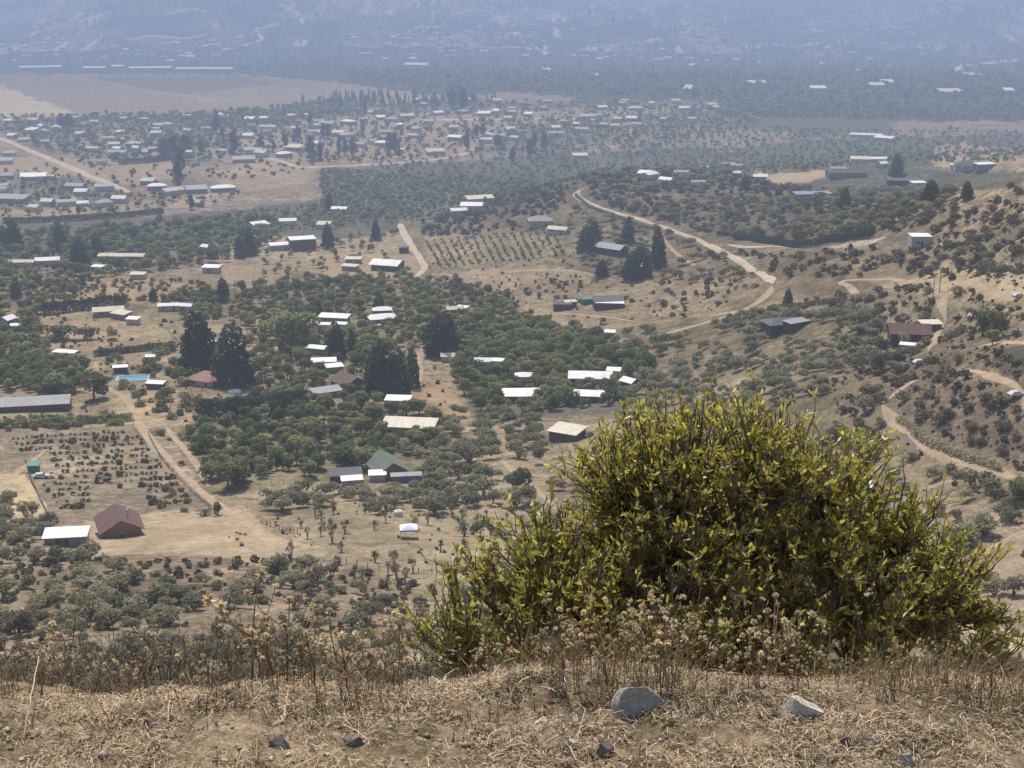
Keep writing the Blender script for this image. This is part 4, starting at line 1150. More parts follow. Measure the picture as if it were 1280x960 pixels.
for px, py, h, w in ((226, 218, 34, 1.5), (223, 238, 40, 1.4), (230, 190, 22, 2.0), (236, 190, 20, 2.0), (218, 196, 26, 2.2), (205, 198, 24, 2.2), (293, 192, 30, 1.3), (252, 192, 20, 1.4), (278, 176, 18, 1.4), (326, 190, 22, 1.6), (388, 200, 30, 1.4), (401, 200, 24, 1.3), (358, 186, 18, 1.4),
                    (424, 196, 26, 1.2), (431, 194, 22, 1.3), (441, 195, 22, 1.4), (487, 192, 26, 1.6), (494, 192, 26, 1.6), (499, 198, 18, 1.4), (453, 170, 20, 1.3), (372, 176, 20, 1.8), (404, 172, 18, 2.0), (410, 174, 18, 1.8),
                    (584, 188, 26, 1.4), (668, 186, 22, 1.4), (680, 188, 24, 1.2), (662, 196, 22, 1.6), (603, 170, 16, 2.0), (595, 172, 16, 2.0), (622, 186, 18, 2.2), (342, 190, 16, 1.3), (355, 180, 14, 1.5), (388, 160, 22, 1.2), (456, 146, 22, 1.0), (270, 166, 22, 1.6),
                    (86, 164, 22, 2.2), (78, 160, 18, 2.2), (270, 150, 14, 1.6), (578, 138, 26, 2.0), (566, 134, 22, 2.0), (300, 148, 14, 1.5), (240, 262, 18, 1.8), (98, 268, 12, 1.8), (640, 205, 20, 1.8)):
    one('poplar', px, py, h, w, 'standing dark among the town houses')
for px, py, h, w in ((108, 424, 17, 1.5), (77, 424, 20, 1.6), (140, 424, 15, 1.3)):
    one('leafy', px, py, h, w, 'on the bare lawn below the cream farmhouse')
for px, py, h, w in ((118, 500, 38, 1.25), (70, 494, 30, 1.5), (62, 488, 28, 1.3), (366, 436, 50, 1.2), (352, 424, 40, 1.2), (285, 612, 38, 1.2), (264, 600, 26, 1.3), (296, 604, 36, 1.2), (430, 590, 38, 1.4), (452, 586, 30, 1.3), (470, 470, 26, 1.4), (452, 456, 22, 1.4), (272, 644, 18, 1.1),
                    (540, 528, 22, 1.3), (520, 545, 14, 1.2), (536, 546, 14, 1.2), (490, 522, 22, 1.5), (508, 520, 22, 1.6), (524, 518, 20, 1.4), (466, 526, 26, 1.3), (396, 480, 20, 1.4), (1130, 434, 18, 1.3), (1101, 462, 24, 1.5), (1120, 470, 20, 1.3), (1236, 416, 34, .8), (1246, 422, 36, .75), (1228, 420, 26, .8), (1240, 432, 22, .9), (1188, 690, 32, 1.6), (1210, 678, 28, 1.6), (1272, 625, 30, 1.3)):
    one('leafy', px, py, h, w, 'standing out by its size near village houses' if px < 1000 else 'on the right hillside')

# ground cover by areas of the valley
region([(-20, 655), (60, 660), (115, 700), (200, 735), (300, 722), (350, 705), (420, 705), (440, 735), (300, 745), (180, 770), (100, 800), (-20, 800)], 'scrub', 6.216, 0.6, 0.91735, 1.48378, 'on the near slope below the brick house')
region([(-20, 740), (180, 760), (300, 738), (545, 738), (545, 862), (-20, 875)], 'scrub', 5.04, 0.62, 0.64124, 1.12056, 'on the near slope just beyond the dry weeds')
region([(0, 610), (60, 655), (60, 690), (0, 690)], 'scrub', 5.0778, 0.805, 0.94464, 1.50528, 'left of the white shed')
region([(330, 645), (470, 640), (560, 640), (660, 650), (690, 640), (620, 680), (545, 738), (440, 735), (350, 700)], 'thin', 5.5, 0.682, 0.77, 1.265, 'on the bare ground around the canopy')
region([(1140, 590), (1290, 610), (1290, 770), (1230, 760), (1150, 660)], 'scrub', 5.4684, 0.6325, 0.94464, 1.50528, 'at the right foot of the hillside')
region([(318, 622), (370, 616), (450, 606), (530, 604), (556, 632), (545, 655), (470, 645), (440, 625), (380, 640), (320, 648)], 'scrub', 4.6872, 1.035, 1.0496, 1.6128, 'between the green-roofed house and the canopy')
region([(500, 552), (690, 552), (700, 575), (700, 640), (640, 640), (565, 640), (525, 600), (515, 575)], 'scrub', 5.62464, 0.92, 1.15456, 1.82784, 'in the grove right of the green-roofed house')
region([(560, 505), (680, 505), (690, 550), (560, 548)], 'scrub', 5.62464, 1.035, 1.15456, 1.82784, 'between the white roofs and the striped shed')
region([(225, 540), (470, 520), (500, 545), (560, 552), (520, 568), (450, 592), (330, 602), (290, 618), (262, 600)], 'leafy', 4.64814, 0.9, 0.55022, 1.0248, 'in the citrus groves behind the green-roofed house')
region([(540, 440), (655, 398), (810, 442), (810, 480), (785, 505), (690, 515), (600, 515), (575, 490), (560, 470)], 'leafy', 4.38253, 1.152, 0.70028, 1.07604, 'in the dense wood round the white roofs')
region([(190, 376), (420, 346), (560, 350), (640, 375), (670, 402), (560, 440), (530, 430), (440, 400), (300, 400), (230, 400)], 'leafy', 5.31216, 1.05, 0.60024, 0.97356, 'in the gardens at the village top')
region([(300, 400), (530, 420), (540, 480), (480, 490), (380, 500), (310, 480), (310, 430)], 'leafy', 5.64417, 0.95, 0.55022, 1.0248, 'in the gardens of the village middle')
region([(0, 400), (45, 400), (60, 445), (130, 460), (110, 485), (85, 500), (0, 490)], 'leafy', 4.64814, 1.1, 0.65026, 1.07604, 'in the garden behind the long grey barn')
region([(120, 440), (240, 430), (250, 500), (230, 525), (150, 520), (145, 480)], 'orchard', 6, 0.7, 1.4, 2.6, 'in the pool garden')
region([(380, 490), (470, 500), (480, 520), (390, 525), (240, 530), (240, 515)], 'leafy', 4.64814, 0.95, 0.60024, 0.92232, 'before the cypress hedge')
region([(165, 606), (250, 612), (300, 640), (270, 646), (170, 640)], 'orchard', 5.5, 0.7, 1, 1.8, 'in the hedge row behind the brick house')
region([(185, 535), (240, 545), (270, 600), (262, 612), (228, 580)], 'orchard', 4.6, 0.9, 1.4, 2.2, 'in the double row along the farm road')
region([(0, 525), (165, 520), (168, 532), (0, 540)], 'orchard', 4, 0.95, 1.2, 2, 'in the hedge over the dry orchard')
region([(-10, 296), (180, 284), (330, 272), (345, 300), (300, 325), (150, 345), (-10, 350)], 'leafy', 6.6402, 1.02, 0.7503, 1.33224, 'in the tree belt below the highway')
region([(330, 300), (400, 296), (500, 290), (520, 340), (400, 350), (300, 345), (280, 320)], 'leafy', 9.3744, 0.6, 0.40016, 0.7686, 'round the tall brown block')
region([(0, 345), (130, 345), (40, 400), (0, 400)], 'leafy', 7.0308, 1, 0.60024, 1.0248, 'left of the vine field')
region([(300, 268), (400, 258), (400, 212), (640, 226), (725, 234), (640, 262), (560, 270), (490, 280), (320, 292)], 'leafy', 6.2496, 1.08, 0.45018, 0.81984, 'in the green thicket along the river')
region([(430, 205), (560, 200), (700, 178), (900, 160), (1280, 165), (1290, 205), (1100, 205), (900, 225), (720, 232), (560, 222)], 'leafy', 10.1556, 0.84, 0.40016, 0.81984, 'in the river flats')
region([(640, 235), (720, 232), (700, 260), (560, 285), (540, 275)], 'shrub', 6.51, 1.08, 1.54, 2.64, 'in the river thicket under the hill')
region([(725, 218), (900, 214), (1010, 240), (1190, 238), (1205, 262), (1120, 296), (1000, 302), (900, 296), (800, 268), (745, 252)], 'scrub', 7.2, .95, 1.0, 1.9, 'in the grey wood on the hill flank')
region([(725, 218), (900, 214), (1010, 240), (1190, 238), (1205, 262), (1120, 296), (1000, 302), (900, 296), (800, 268), (745, 252)], 'shrub', 5.5, .9, 1.3, 2.9, 'in the grey wood on the hill flank')
region([(700, 262), (800, 275), (900, 310), (960, 345), (900, 360), (800, 350), (720, 330), (700, 300)], 'scrub', 9.3744, 0.9, 0.94464, 1.72032, 'around the hilltop road')
region([(860, 310), (960, 320), (1100, 310), (1120, 345), (1000, 350), (950, 345)], 'shrub', 7.44, 1.3, 1.32, 2.64, 'below the paved ridge road')
region([(640, 345), (900, 345), (950, 360), (890, 395), (790, 412), (660, 395)], 'shrub', 9.3, 0.7, 0.99, 2.178, 'on the bare hill')
region([(780, 418), (900, 402), (960, 390), (1060, 385), (1110, 400), (1095, 460), (1030, 500), (960, 530), (840, 530), (780, 500), (812, 455)], 'scrub', 6.048, 1.15, 0.89216, 1.6128, 'on the scrub slope below the dark villa')
region([(980, 380), (1180, 350), (1280, 380), (1280, 420), (1180, 430), (1095, 470), (1060, 400)], 'shrub', 5.58, 1.1, 1.155, 2.541, 'around the maroon hillside house')
region([(1100, 330), (1280, 222), (1280, 345), (1190, 352)], 'shrub', 5.58, 1.25, 1.21, 2.662, 'on the steep right-hand ridge')
region([(1040, 480), (1140, 440), (1280, 420), (1280, 640), (1120, 580), (1040, 540)], 'shrub', 4.278, 1.15, 0.8855, 2.1505, 'on the dry right-hand hillside')
region([(1150, 490), (1210, 475), (1265, 510), (1260, 570), (1230, 575), (1150, 535)], 'thin', 4.2, 0.66, 0.55, 0.935, 'on the brown terrace of the right-hand hillside')
region([(1060, 500), (1120, 470), (1120, 560), (1050, 560)], 'scrub', 5.4684, 0.46, 0.83968, 1.29024, 'beside the right-hand track')
region([(525, 275), (640, 258), (700, 250), (700, 262), (640, 290), (530, 296)], 'shrub', 6.045, 0.7425, 1.32, 2.64, 'above the hill orchard')
region([(570, 345), (640, 340), (720, 345), (700, 380), (640, 380)], 'shrub', 7.44, 0.405, 0.77, 1.54, 'on the straw-coloured mound')
region([(40, 347), (265, 350), (262, 372), (130, 378), (40, 382)], 'vine', 4.2, 0.75, 1, 1.7, 'in the yellow vine field')
# planted rows of dry bushes behind the brick house
for k in range(26):
    for j in range(13):
        if rng.uniform() < .22: continue
        u = (k + .5) / 26; v = (j + .5) / 13
        q = (np.array([12, 545]) * (1 - u) + np.array([165, 537]) * u) * (1 - v) + (np.array([75, 640]) * (1 - u) + np.array([245, 632]) * u) * v + rng.normal(0, .55, 2)
        if 115 < q[0] < 182 and q[1] > 610 or 25 < q[0] < 62 and 565 < q[1] < 605: continue
        X, Y, Z = hit(q[0], q[1]); s = rng.uniform(.4, 1.0) * (1.4 if rng.uniform() < .12 else 1)
        INST['shrub'].append((X, Y, Z, s, s * rng.uniform(.8, 1.3), rng.uniform(0, 6.28), 1.3 * s / Y, 'planted in the dry orchard behind the brick house'))
# orchard in rows on the low hill
for k in range(17):
    a0 = np.array([532 + 9.8 * k, 300 - .85 * k]); a1 = np.array([552 + 9.6 * k, 336 - 1.0 * k])
    for j in range(14):
        if rng.uniform() < .1: continue
        q = a0 + (a1 - a0) * (j + .5) / 14 + rng.normal(0, .5, 2) * np.array([1, .4])
        X, Y, Z = hit(q[0], q[1])
        s = rng.uniform(.75, 1.25)
        INST['orchard'].append((X, Y, Z, s, s, rng.uniform(0, 6.28), 1.3 * s / Y, 'planted in rows on the low hill'))
# the town and beyond
region([(0, 148), (400, 138), (470, 140), (300, 160), (300, 200), (220, 204), (120, 204), (0, 172)], 'leafy', 9.765, 0.984, 0.60024, 1.17852, 'in the orchards left of the town')
region([(0, 215), (100, 224), (160, 242), (300, 240), (330, 256), (210, 262), (60, 275), (0, 276)], 'leafy', 8.5, .75, .4, .85, 'round the houses by the straight dirt road')
region([(300, 150), (560, 128), (760, 128), (960, 140), (900, 160), (700, 178), (560, 200), (430, 204), (300, 200)], 'leafy', 13, .8, .5, 1.05, 'in the town gardens')
region([(640, 150), (900, 142), (960, 152), (860, 180), (720, 195), (640, 195)], 'leafy', 10.1556, 0.72, 0.5002, 0.92232, 'in the right part of the town')
region([(215, 150), (420, 126), (470, 124), (480, 132), (400, 145), (300, 165)], 'leafy', 9.3744, 1.02, 0.70028, 1.22976, 'in the belt at the edge of the ploughed plain')
region([(370, 134), (430, 122), (620, 124), (580, 134), (430, 138)], 'poplar', 13, 0.8, 0.7, 1.2, 'in the belt behind the town')
region([(900, 128), (1280, 132), (1280, 150), (1100, 150), (900, 146)], 'leafy', 9.24, 0.85, 0.574, 1.26, 'in the belt under the right mountains')
region([(430, 88), (1290, 92), (1290, 130), (900, 128), (700, 118), (560, 116), (440, 104)], 'leafy', 18.6, 1.104, 1.1, 1.98, 'in the far wood across the plain')
region([(0, 66), (430, 74), (430, 92), (310, 91), (0, 84)], 'leafy', 22.32, 0.96, 1.1, 1.98, 'in the far wood under the left mountain')
region([(0, 0), (1280, 0), (1280, 90), (430, 90), (0, 66)], 'leafy', 27.9, 0.84, 0.99, 2.09, 'on the mountains')

region([(0, 215), (300, 150), (560, 128), (900, 128), (960, 150), (700, 178), (560, 200), (430, 204), (300, 230), (200, 262), (0, 272)], 'shrub', 14, 0.7, 1.2, 2.6, 'in the town yards')
region([(530, 296), (700, 262), (900, 300), (960, 345), (880, 400), (640, 400), (540, 345)], 'shrub', 7, 0.4, 0.4, 1, 'low over the bare hill')
region([(1040, 480), (1140, 400), (1280, 240), (1280, 640), (1120, 580), (1040, 540)], 'shrub', 3.2, 0.95, 0.3, 0.75, 'low over the right-hand hillside')
region([(0, 385), (270, 395), (560, 400), (560, 520), (500, 600), (260, 620), (0, 535)], 'shrub', 5, 0.4, 0.5, 1.2, 'low in the village plots')
region([(330, 645), (560, 605), (700, 600), (690, 640), (545, 738), (300, 722), (240, 700)], 'shrub', 4, 0.45, 0.25, 0.6, 'low on the bare near slope')
region([(-20, 655), (115, 700), (420, 700), (545, 738), (545, 862), (-20, 875)], 'shrub', 3.6, 0.8, 0.5, 1.35, 'low between the scrub trees of the near slope')
behind = [(545, 738), (620, 690), (700, 640), (765, 545), (790, 512), (840, 532), (960, 532), (1050, 545), (1120, 580), (1160, 660), (1235, 762), (1300, 780), (1300, 900), (545, 900)]
region(behind, 'scrub', 6.2, .85, .85, 1.5, 'on the slope behind the big shrub')
region(behind, 'shrub', 5, .7, .5, 1.4, 'low on the slope behind the big shrub')
region([(-40, 860), (545, 860), (545, 915), (-40, 915)], 'scrub', 6.2, .85, .85, 1.4, 'on the near slope under the bank')
# near slope trees come with trunk and crown as parts, smaller ones as one mesh
LIMIT = dict(leafy=285, scrub=285, thin=285, conifer=285, poplar=285, shrub=285, vine=285, orchard=285)
WORD = dict(scrub='grey-green umbrella-crowned scrub tree', thin='thin upright half-bare scrub tree', leafy='round green leafy tree', conifer='dark green tall conifer', poplar='dark columnar poplar',
            shrub='dull olive-brown shrub', vine='yellowing vine bush', orchard='small round green orchard tree')
STUFFN = dict(scrub='scrub_woods', thin='thin_scrub_woods', leafy='far_woods', conifer='conifer_woods', poplar='poplar_woods', shrub='shrubbery', vine='vine_foliage', orchard='orchard_foliage')
for kind, L in INST.items():
    fl, lw, hi = PROTO[kind]
    L.sort(key=lambda e: -e[6])
    nm, cat = KINDS[kind][3], KINDS[kind][4]
    for i, (x, y, z, sw, sh, rz, ang, where) in enumerate(L[:LIMIT[kind]]):
        v = int(rng.integers(0, 6)); app = ang * F * .8
        grp = '%s %s' % (WORD[kind].split()[-1] + 's', where)
        lab = '%s %s' % (WORD[kind], where)
        if app > 14:
            o = link(nm, None, None, (x, y, z), rz, (sw * rng.uniform(.78, 1.3), sw * rng.uniform(.78, 1.3), sh))
            link('trunk', fl[v][0], o); link('crown', fl[v][1], o)
        else:
            o = link(nm, fl[v][2], None, (x, y, z), rz, (sw * rng.uniform(.78, 1.3), sw * rng.uniform(.78, 1.3), sh))
        tagit(o, lab, cat, grp)
    rest = L[LIMIT[kind]:]
    if rest:
        Vs = []; Qs = []; Ts = []; b = 0
        A = np.array([e[:7] for e in rest], float); vv = rng.integers(0, 6, len(rest))
        big = A[:, 6] * F * .8 > 8.5
        for v, fine in [(v, f_) for v in range(6) for f_ in (0, 1)]:
            S = A[(vv == v) & (big == bool(fine))]
            if not len(S): continue
            pv, pq, pt = hi[v] if fine else lw[v]
            pv = pv[None] * np.stack([rng.uniform(.72, 1.35, len(S)), rng.uniform(.72, 1.35, len(S)), np.ones(len(S))], 1)[:, None, :]
            c, s = np.cos(S[:, 5])[:, None], np.sin(S[:, 5])[:, None]
            X = (pv[:, :, 0] * c - pv[:, :, 1] * s) * S[:, 3:4] + S[:, 0:1]
            Y = (pv[:, :, 0] * s + pv[:, :, 1] * c) * S[:, 3:4] + S[:, 1:2]
            Z = pv[:, :, 2] * S[:, 4:5] + S[:, 2:3]
            Vs.append(np.stack([X, Y, Z], -1).reshape(-1, 3))
            n = pv.shape[1]
            Qs.append((pq[None] + (np.arange(len(S)) * n)[:, None, None]).reshape(-1, 4) + b)
            Ts.append((pt[None] * .6 + rng.uniform(-1, 1, (len(S), 1)) * .7).ravel())
            b += n * len(S)
        o = link(STUFFN[kind], quad_mesh(STUFFN[kind], np.vstack(Vs), np.vstack(Qs), [KINDS[kind][1]], tint=np.concatenate(Ts)))
        tagit(o, 'mass of small %ss filling the valley' % WORD[kind].split(' ', 1)[1], cat, None, 'stuff')


# ------------------------------------------------------------------ hedges
def hedge(px_pts, hgt, wid, label, mat=M_CONIF, dens=13.0, size=.38):
    q = smooth_line([hit(*p)[:2] for p in px_pts], 1.0)
    Ln = len(q); n = int(Ln * hgt * dens * 2)
    i = rng.uniform(0, Ln - 1.001, n); a = i.astype(int); f = (i - a)[:, None]
    P = q[a] * (1 - f) + q[a + 1] * f
    top = hgt * (1 + .13 * vnoise(i * .5, i * 0 + hgt, 300) + .08 * vnoise(i * 1.7, i * 0, 301))
    zz = top * rng.uniform(0, 1, n) ** .75
    off = unit(n, rng); off[:, 2] *= .2
    wv = wid / 2 * (1 - .5 * (zz / hgt) ** 3)
    X = P[:, 0] + off[:, 0] * wv; Y = P[:, 1] + off[:, 1] * wv
    C = np.stack([X, Y, height(P[:, 0], P[:, 1]) + zz], 1)
    N = off + unit(n, rng) * .7; N[:, 2] += .3; N /= np.linalg.norm(N, axis=1)[:, None]
    base = C.mean(0); base[2] = ground_z(base[0], base[1])
    V, Q, T = leaves_at(C - base, N, size, rng)
    o = link('hedge', quad_mesh('hedge', V, Q, [mat], tint=T), None, tuple(base))
    tagit(o, label, 'hedge')


hedge([(246, 524), (290, 522), (340, 517), (384, 511)], 6.5, 3.0, 'tall dark cypress hedge in the middle of the village')
hedge([(55, 394), (90, 389), (130, 384), (160, 382)], 5.0, 3.5, 'long dark hedge left of the cream farmhouse')
hedge([(118, 446), (160, 441), (218, 434)], 2.6, 2.2, 'low dark hedge across the lawn below the cream farmhouse')
hedge([(0, 535), (60, 532), (120, 529), (166, 526)], 2.6, 2.0, 'clipped hedge along the top of the dry orchard', M_LEAFY)
hedge([(300, 372), (360, 362), (420, 356), (470, 352)], 3.5, 3.0, 'green hedge along the lower edge of the bare tan field', M_LEAFY)
hedge([(590, 664), (606, 654), (620, 668), (640, 684)], 1.2, 1.2, 'thin thorn hedge right of the canopy', M_SCRUB)
hedge([(915, 300), (960, 304), (1050, 300), (1095, 292)], 3.4, 4.0, 'dark hedge along the paved ridge road')
hedge([(960, 389), (1010, 383), (1058, 376)], 2.0, 2.0, 'dark hedge under the curved dirt terrace', M_SCRUB)
hedge([(0, 279), (60, 278), (110, 275), (170, 271), (207, 266)], 3.5, 3.0, 'dark hedge along the highway')
hedge([(1122, 527), (1150, 550), (1200, 572), (1252, 590)], 1.6, 1.8, 'dark scrubby hedge along the lower right track', M_SCRUB, 9)
hedge([(1082, 512), (1096, 507), (1110, 503)], 1.2, 3.0, 'dark leaf mass standing in for the earth cut above the lower right track', M_CONIF, 9)  # leaves added in place of the small dark earth cut
hedge([(718, 244), (742, 262), (790, 280), (826, 290)], 1.5, 1.6, 'dark hedge below the winding hill road', M_SCRUB)
hedge([(150, 206), (190, 203), (215, 200)], 4.5, 5, 'dark hedge at the top of the tan field')


# ------------------------------------------------------------------ fences, poles, pool, canopy, vehicles
def fence(px_pts, step, hgt, label, rails=2):
    q = smooth_line([hit(*p)[:2] for p in px_pts], .5)
    base = (q[0][0], q[0][1], ground_z(*q[0]))
    root = link('fence', None, None, base); tagit(root, label, 'fence')
    d = np.concatenate([[0], np.cumsum(np.hypot(*np.diff(q, axis=0).T))])
    n = min(95, max(2, int(d[-1] / step)))
    t = np.linspace(0, d[-1], n)
    P = np.stack([np.interp(t, d, q[:, 0]), np.interp(t, d, q[:, 1])], 1)
    z = height(P[:, 0], P[:, 1])
    g = Geo(); g.tube([(0, 0, -.4), (0.02, 0, hgt * .5), (0, 0, hgt)], [.085, .08, .07], 6)
    pm = g.mesh('post', M_POST)
    for i in range(n):
        link('post', pm, root, (P[i, 0] - base[0], P[i, 1] - base[1], z[i] - base[2]), rng.uniform(0, 6), (1, 1, rng.uniform(.85, 1.12)))
    for k in range(rails):
        G = Geo(); pts = [(P[i, 0] - base[0], P[i, 1] - base[1], z[i] - base[2] + hgt * (.45 + .42 * k)) for i in range(n)]
        G.tube(pts, [.022] * n, 4)
        link('wire', G.mesh('wire', M_METAL), root)


fence([(196, 566), (228, 603), (250, 624), (266, 640)], 1.7, 1.3, 'post fence along the left side of the farm road')
fence([(186, 545), (200, 572), (216, 590)], 2.0, 1.2, 'upper post fence beside the farm road by the dry orchard')
fence([(31, 575), (40, 605), (52, 630), (60, 645)], 2.0, 1.2, 'wire fence left of the dry orchard by the green hut')
fence([(128, 699), (146, 712), (160, 722), (172, 732)], 1.1, 1.5, 'leaning stake fence among scrub trees below the brick house')
fence([(328, 655), (350, 662), (372, 668)], 1.6, 1.3, 'short stake fence at the end of the farm road')
fence([(20, 526), (60, 524), (100, 520)], 2.4, 1.5, 'post fence in front of the long grey barn')
fence([(578, 632), (596, 644), (612, 660)], 1.6, 1.2, 'short fence on bare ground right of the canopy')
fence([(340, 606), (370, 606), (384, 606)], 2.0, 1.4, 'post fence left of the dark shed')
fence([(1200, 690), (1240, 660), (1285, 640)], 2.0, 1.3, 'post fence at the lower right beside the shrub')


for _q, _l in (([(45, 446), (44, 420), (50, 402)], 'short post fence at the left side of the bare lawn'), ([(226, 432), (208, 412), (192, 402)], 'post fence at the right side of the bare lawn'), ([(300, 402), (318, 428), (332, 452)], 'post fence across the dry plot left of the white workshop'),
               ([(212, 520), (214, 500), (210, 486)], 'post fence at the right side of the pool garden'), ([(265, 336), (300, 332), (332, 328)], 'post fence along the top of the bare tan field'), ([(640, 384), (700, 374), (736, 366)], 'post fence over the straw-coloured mound'),
               ([(968, 392), (1010, 400), (1050, 392)], 'post fence behind the dark villa'), ([(420, 700), (470, 712), (540, 716)], 'stake fence on the bare near slope under the canopy'), ([(540, 338), (600, 334), (700, 320)], 'post fence along the lower edge of the hill orchard'),
               ([(690, 560), (730, 566), (770, 560)], 'post fence round the yard of the striped roof shed')):
    fence(_q, 2.6, 1.3, _l)


def pole(px, py, hpx, label, cross=True):
    X, Y, Z = hit(px, py); h = hpx * math.hypot(Y, CAMZ - Z) / F * 1.04
    root = link('utility_pole', None, None, (X, Y, Z), rng.uniform(-.4, .4)); tagit(root, label, 'utility pole')
    g = Geo(); g.tube([(0, 0, -1), (0, 0, h * .5), (0, 0, h)], [.17, .15, .11], 8); link('pole', g.mesh('pole', M_POST), root)
    if cross:
        c = Geo(); c.box(-.9, .9, -.06, .06, h - .75, h - .6); link('crossarm', c.mesh('crossarm', M_POST), root)


pole(579, 398, 30, 'tall dark pole beside the pale cabin at the wood top')
pole(294, 364, 14, 'left of two poles in the bare tan field')
pole(303, 364, 14, 'right of two poles in the bare tan field')
pole(610, 398, 12, 'short pole at the edge of the green wood')
pole(491, 488, 30, 'pale pole in front of the dark conifer clump')
pole(513, 484, 34, 'pole right of the dark conifer clump', False)
pole(53, 526, 16, 'pole standing before the long grey barn', False)
pole(734, 446, 22, 'pole in the dense wood above the largest white roof')
pole(1166, 372, 28, 'left pole by the hillside track junction')
pole(1174, 366, 26, 'right pole by the hillside track junction')
pole(505, 360, 16, 'pole at the lower end of the straight dirt road')


def pool():
    X, Y, Z = hit(166, 474)
    root = link('swimming_pool', None, None, (X, Y, Z), R(8)); tagit(root, 'bright blue swimming pool in a village garden', 'swimming pool')
    L, W = 10.5, 6.0
    g = Geo()
    for a in ((-L / 2 - .7, L / 2 + .7, -W / 2 - .7, -W / 2), (-L / 2 - .7, L / 2 + .7, W / 2, W / 2 + .7), (-L / 2 - .7, -L / 2, -W / 2, W / 2), (L / 2, L / 2 + .7, -W / 2, W / 2)):
        g.box(*a, -.5, .45)
    link('rim', g.mesh('rim', M_CONC), root)
    w = Geo(); w.box(-L / 2 + .003, L / 2 - .003, -W / 2 + .003, W / 2 - .003, -.4, .3)
    link('water', w.mesh('water', plain('pool_water', (0.07, 0.28, 0.42), .08, .4, .08)), root)


pool()


def canopy():
    X, Y, Z = hit(511, 672)
    root = link('canopy', None, None, (X, Y, Z), R(6)); tagit(root, 'white and blue canopy on thin posts over bare ground', 'canopy')
    L, W, h = 1.75, 1.5, 2.3
    for sx in (-1, 1):
        for sy in (-1, 1):
            g = Geo(); g.tube([(sx * L, sy * W, -.3), (sx * L, sy * W, h)], [.035, .035], 6); link('post', g.mesh('post', M_METAL), root)
    V = []; Fc = []
    n = 10
    for i in range(n + 1):
        for j in range(n + 1):
            u = -1 + 2 * i / n; v = -1 + 2 * j / n
            V.append((u * (L + .15), v * (W + .15), h + .95 * (1 - max(abs(u), abs(v))) ** .8))
    for i in range(n):
        for j in range(n):
            a = i * (n + 1) + j; Fc.append((a, a + n + 1, a + n + 2, a + 1))
    link('cover', py_mesh('cover', V, Fc, [plain('canopy_cloth', (.74, .77, .86), .05, 1)], True), root)
    g = Geo(); a, b = L + .15, W + .15
    for q in (((-a, -b), (a, -b)), ((a, -b), (a, b)), ((a, b), (-a, b)), ((-a, b), (-a, -b))):
        (x0, y0), (x1, y1) = q
        g.add([(x0, y0, h - .32), (x1, y1, h - .32), (x1, y1, h - .004), (x0, y0, h - .004)], [(0, 1, 2, 3)])
    link('valance', g.mesh('valance', plain('canopy_blue', (.13, .20, .52), .08, 1)), root)


canopy()


def tank(px, py, label, mat, rad=1.1, h=1.3):
    X, Y, Z = hit(px, py)
    root = link('water_tank', None, None, (X, Y, Z)); tagit(root, label, 'water tank')
    g = Geo(); g.tube([(0, 0, -.2), (0, 0, h * .3), (0, 0, h * .8), (0, 0, h), (0, 0, h * 1.12)], [rad, rad, rad * .97, rad * .8, rad * .3], 18)
    link('barrel', g.mesh('barrel', mat, True), root)
    c = Geo(); c.tube([(0, 0, h * 1.12), (0, 0, h * 1.2)], [rad * .28, rad * .26], 12); link('lid', c.mesh('lid', M_METAL), root)


tank(498, 645, 'round white water tank in the trees behind the canopy', plain('tank_white', (.6, .6, .58), .08, 1))
tank(499, 523, 'small turquoise water tank on the roof of the long pale barn', plain('tank_blue', (.07, .45, .55), .05, 1), .7, 1.3)
tank(293, 491, 'white round garden basin below the tall conifer', plain('tank_white', (.6, .6, .58), .08, 1), 2.4, .8)


def car(px, py, rz, col, label, cat='car', pickup=False, sc=1.0):
    X, Y, Z = hit(px, py)
    root = link('pickup_truck' if pickup else 'parked_car', None, None, (X, Y, Z), R(rz), sc); tagit(root, label, cat)
    if pickup: prof = [(-2.6, .45), (-2.6, 1.05), (-.6, 1.08), (-.45, 1.8), (.75, 1.8), (1.3, 1.12), (2.5, 1.0), (2.6, .45)]
    else: prof = [(-2.1, .42), (-2.15, .95), (-1.75, 1.05), (-1.2, 1.5), (.35, 1.52), (1.05, 1.02), (2.0, .85), (2.1, .42)]
    n = len(prof); w = .86
    V = [(x, -w * (.84 if z > 1.2 else 1), z) for x, z in prof] + [(x, w * (.84 if z > 1.2 else 1), z) for x, z in prof]
    Fc = [tuple(range(n)), tuple(range(2 * n - 1, n - 1, -1))] + [(i, n + i, n + (i + 1) % n, (i + 1) % n) for i in range(n)]
    me = py_mesh('body', V, Fc, [plain('car_paint_' + col[0], col[1], .04, 1, .35)])
    b = link('body', me, root)
    bv = b.modifiers.new('bevel', 'BEVEL'); bv.width = .07; bv.segments = 2
    zt = 1.45; z0 = 1.08
    x0, x1 = (-.38, .62) if pickup else (-1.25, .42)
    for s in (-1, 1):
        g = Geo(); y = s * (w * .93)
        g.add([(x0, y, z0), (x1 + .25, y, z0), (x1, s * w * .875, zt), (x0 + .1, s * w * .875, zt)], [(0, 1, 2, 3)])
        link('window', g.mesh('window', M_GLASS), root)
    g = Geo(); xa, xb = (.83, 1.22) if pickup else (.45, .98)
    g.add([(xb, -.68, z0 + .1), (xb, .68, z0 + .1), (xa, .62, zt + .02), (xa, -.62, zt + .02)], [(0, 1, 2, 3)])
    link('windscreen', g.mesh('windscreen', M_GLASS), root)
    for x in (-1.35, 1.3):
        for s in (-1, 1):
            g = Geo(); g.tube([(x, s * .70, .34), (x, s * .90, .34)], [.34, .34], 14); link('wheel', g.mesh('wheel', M_TYRE), root)


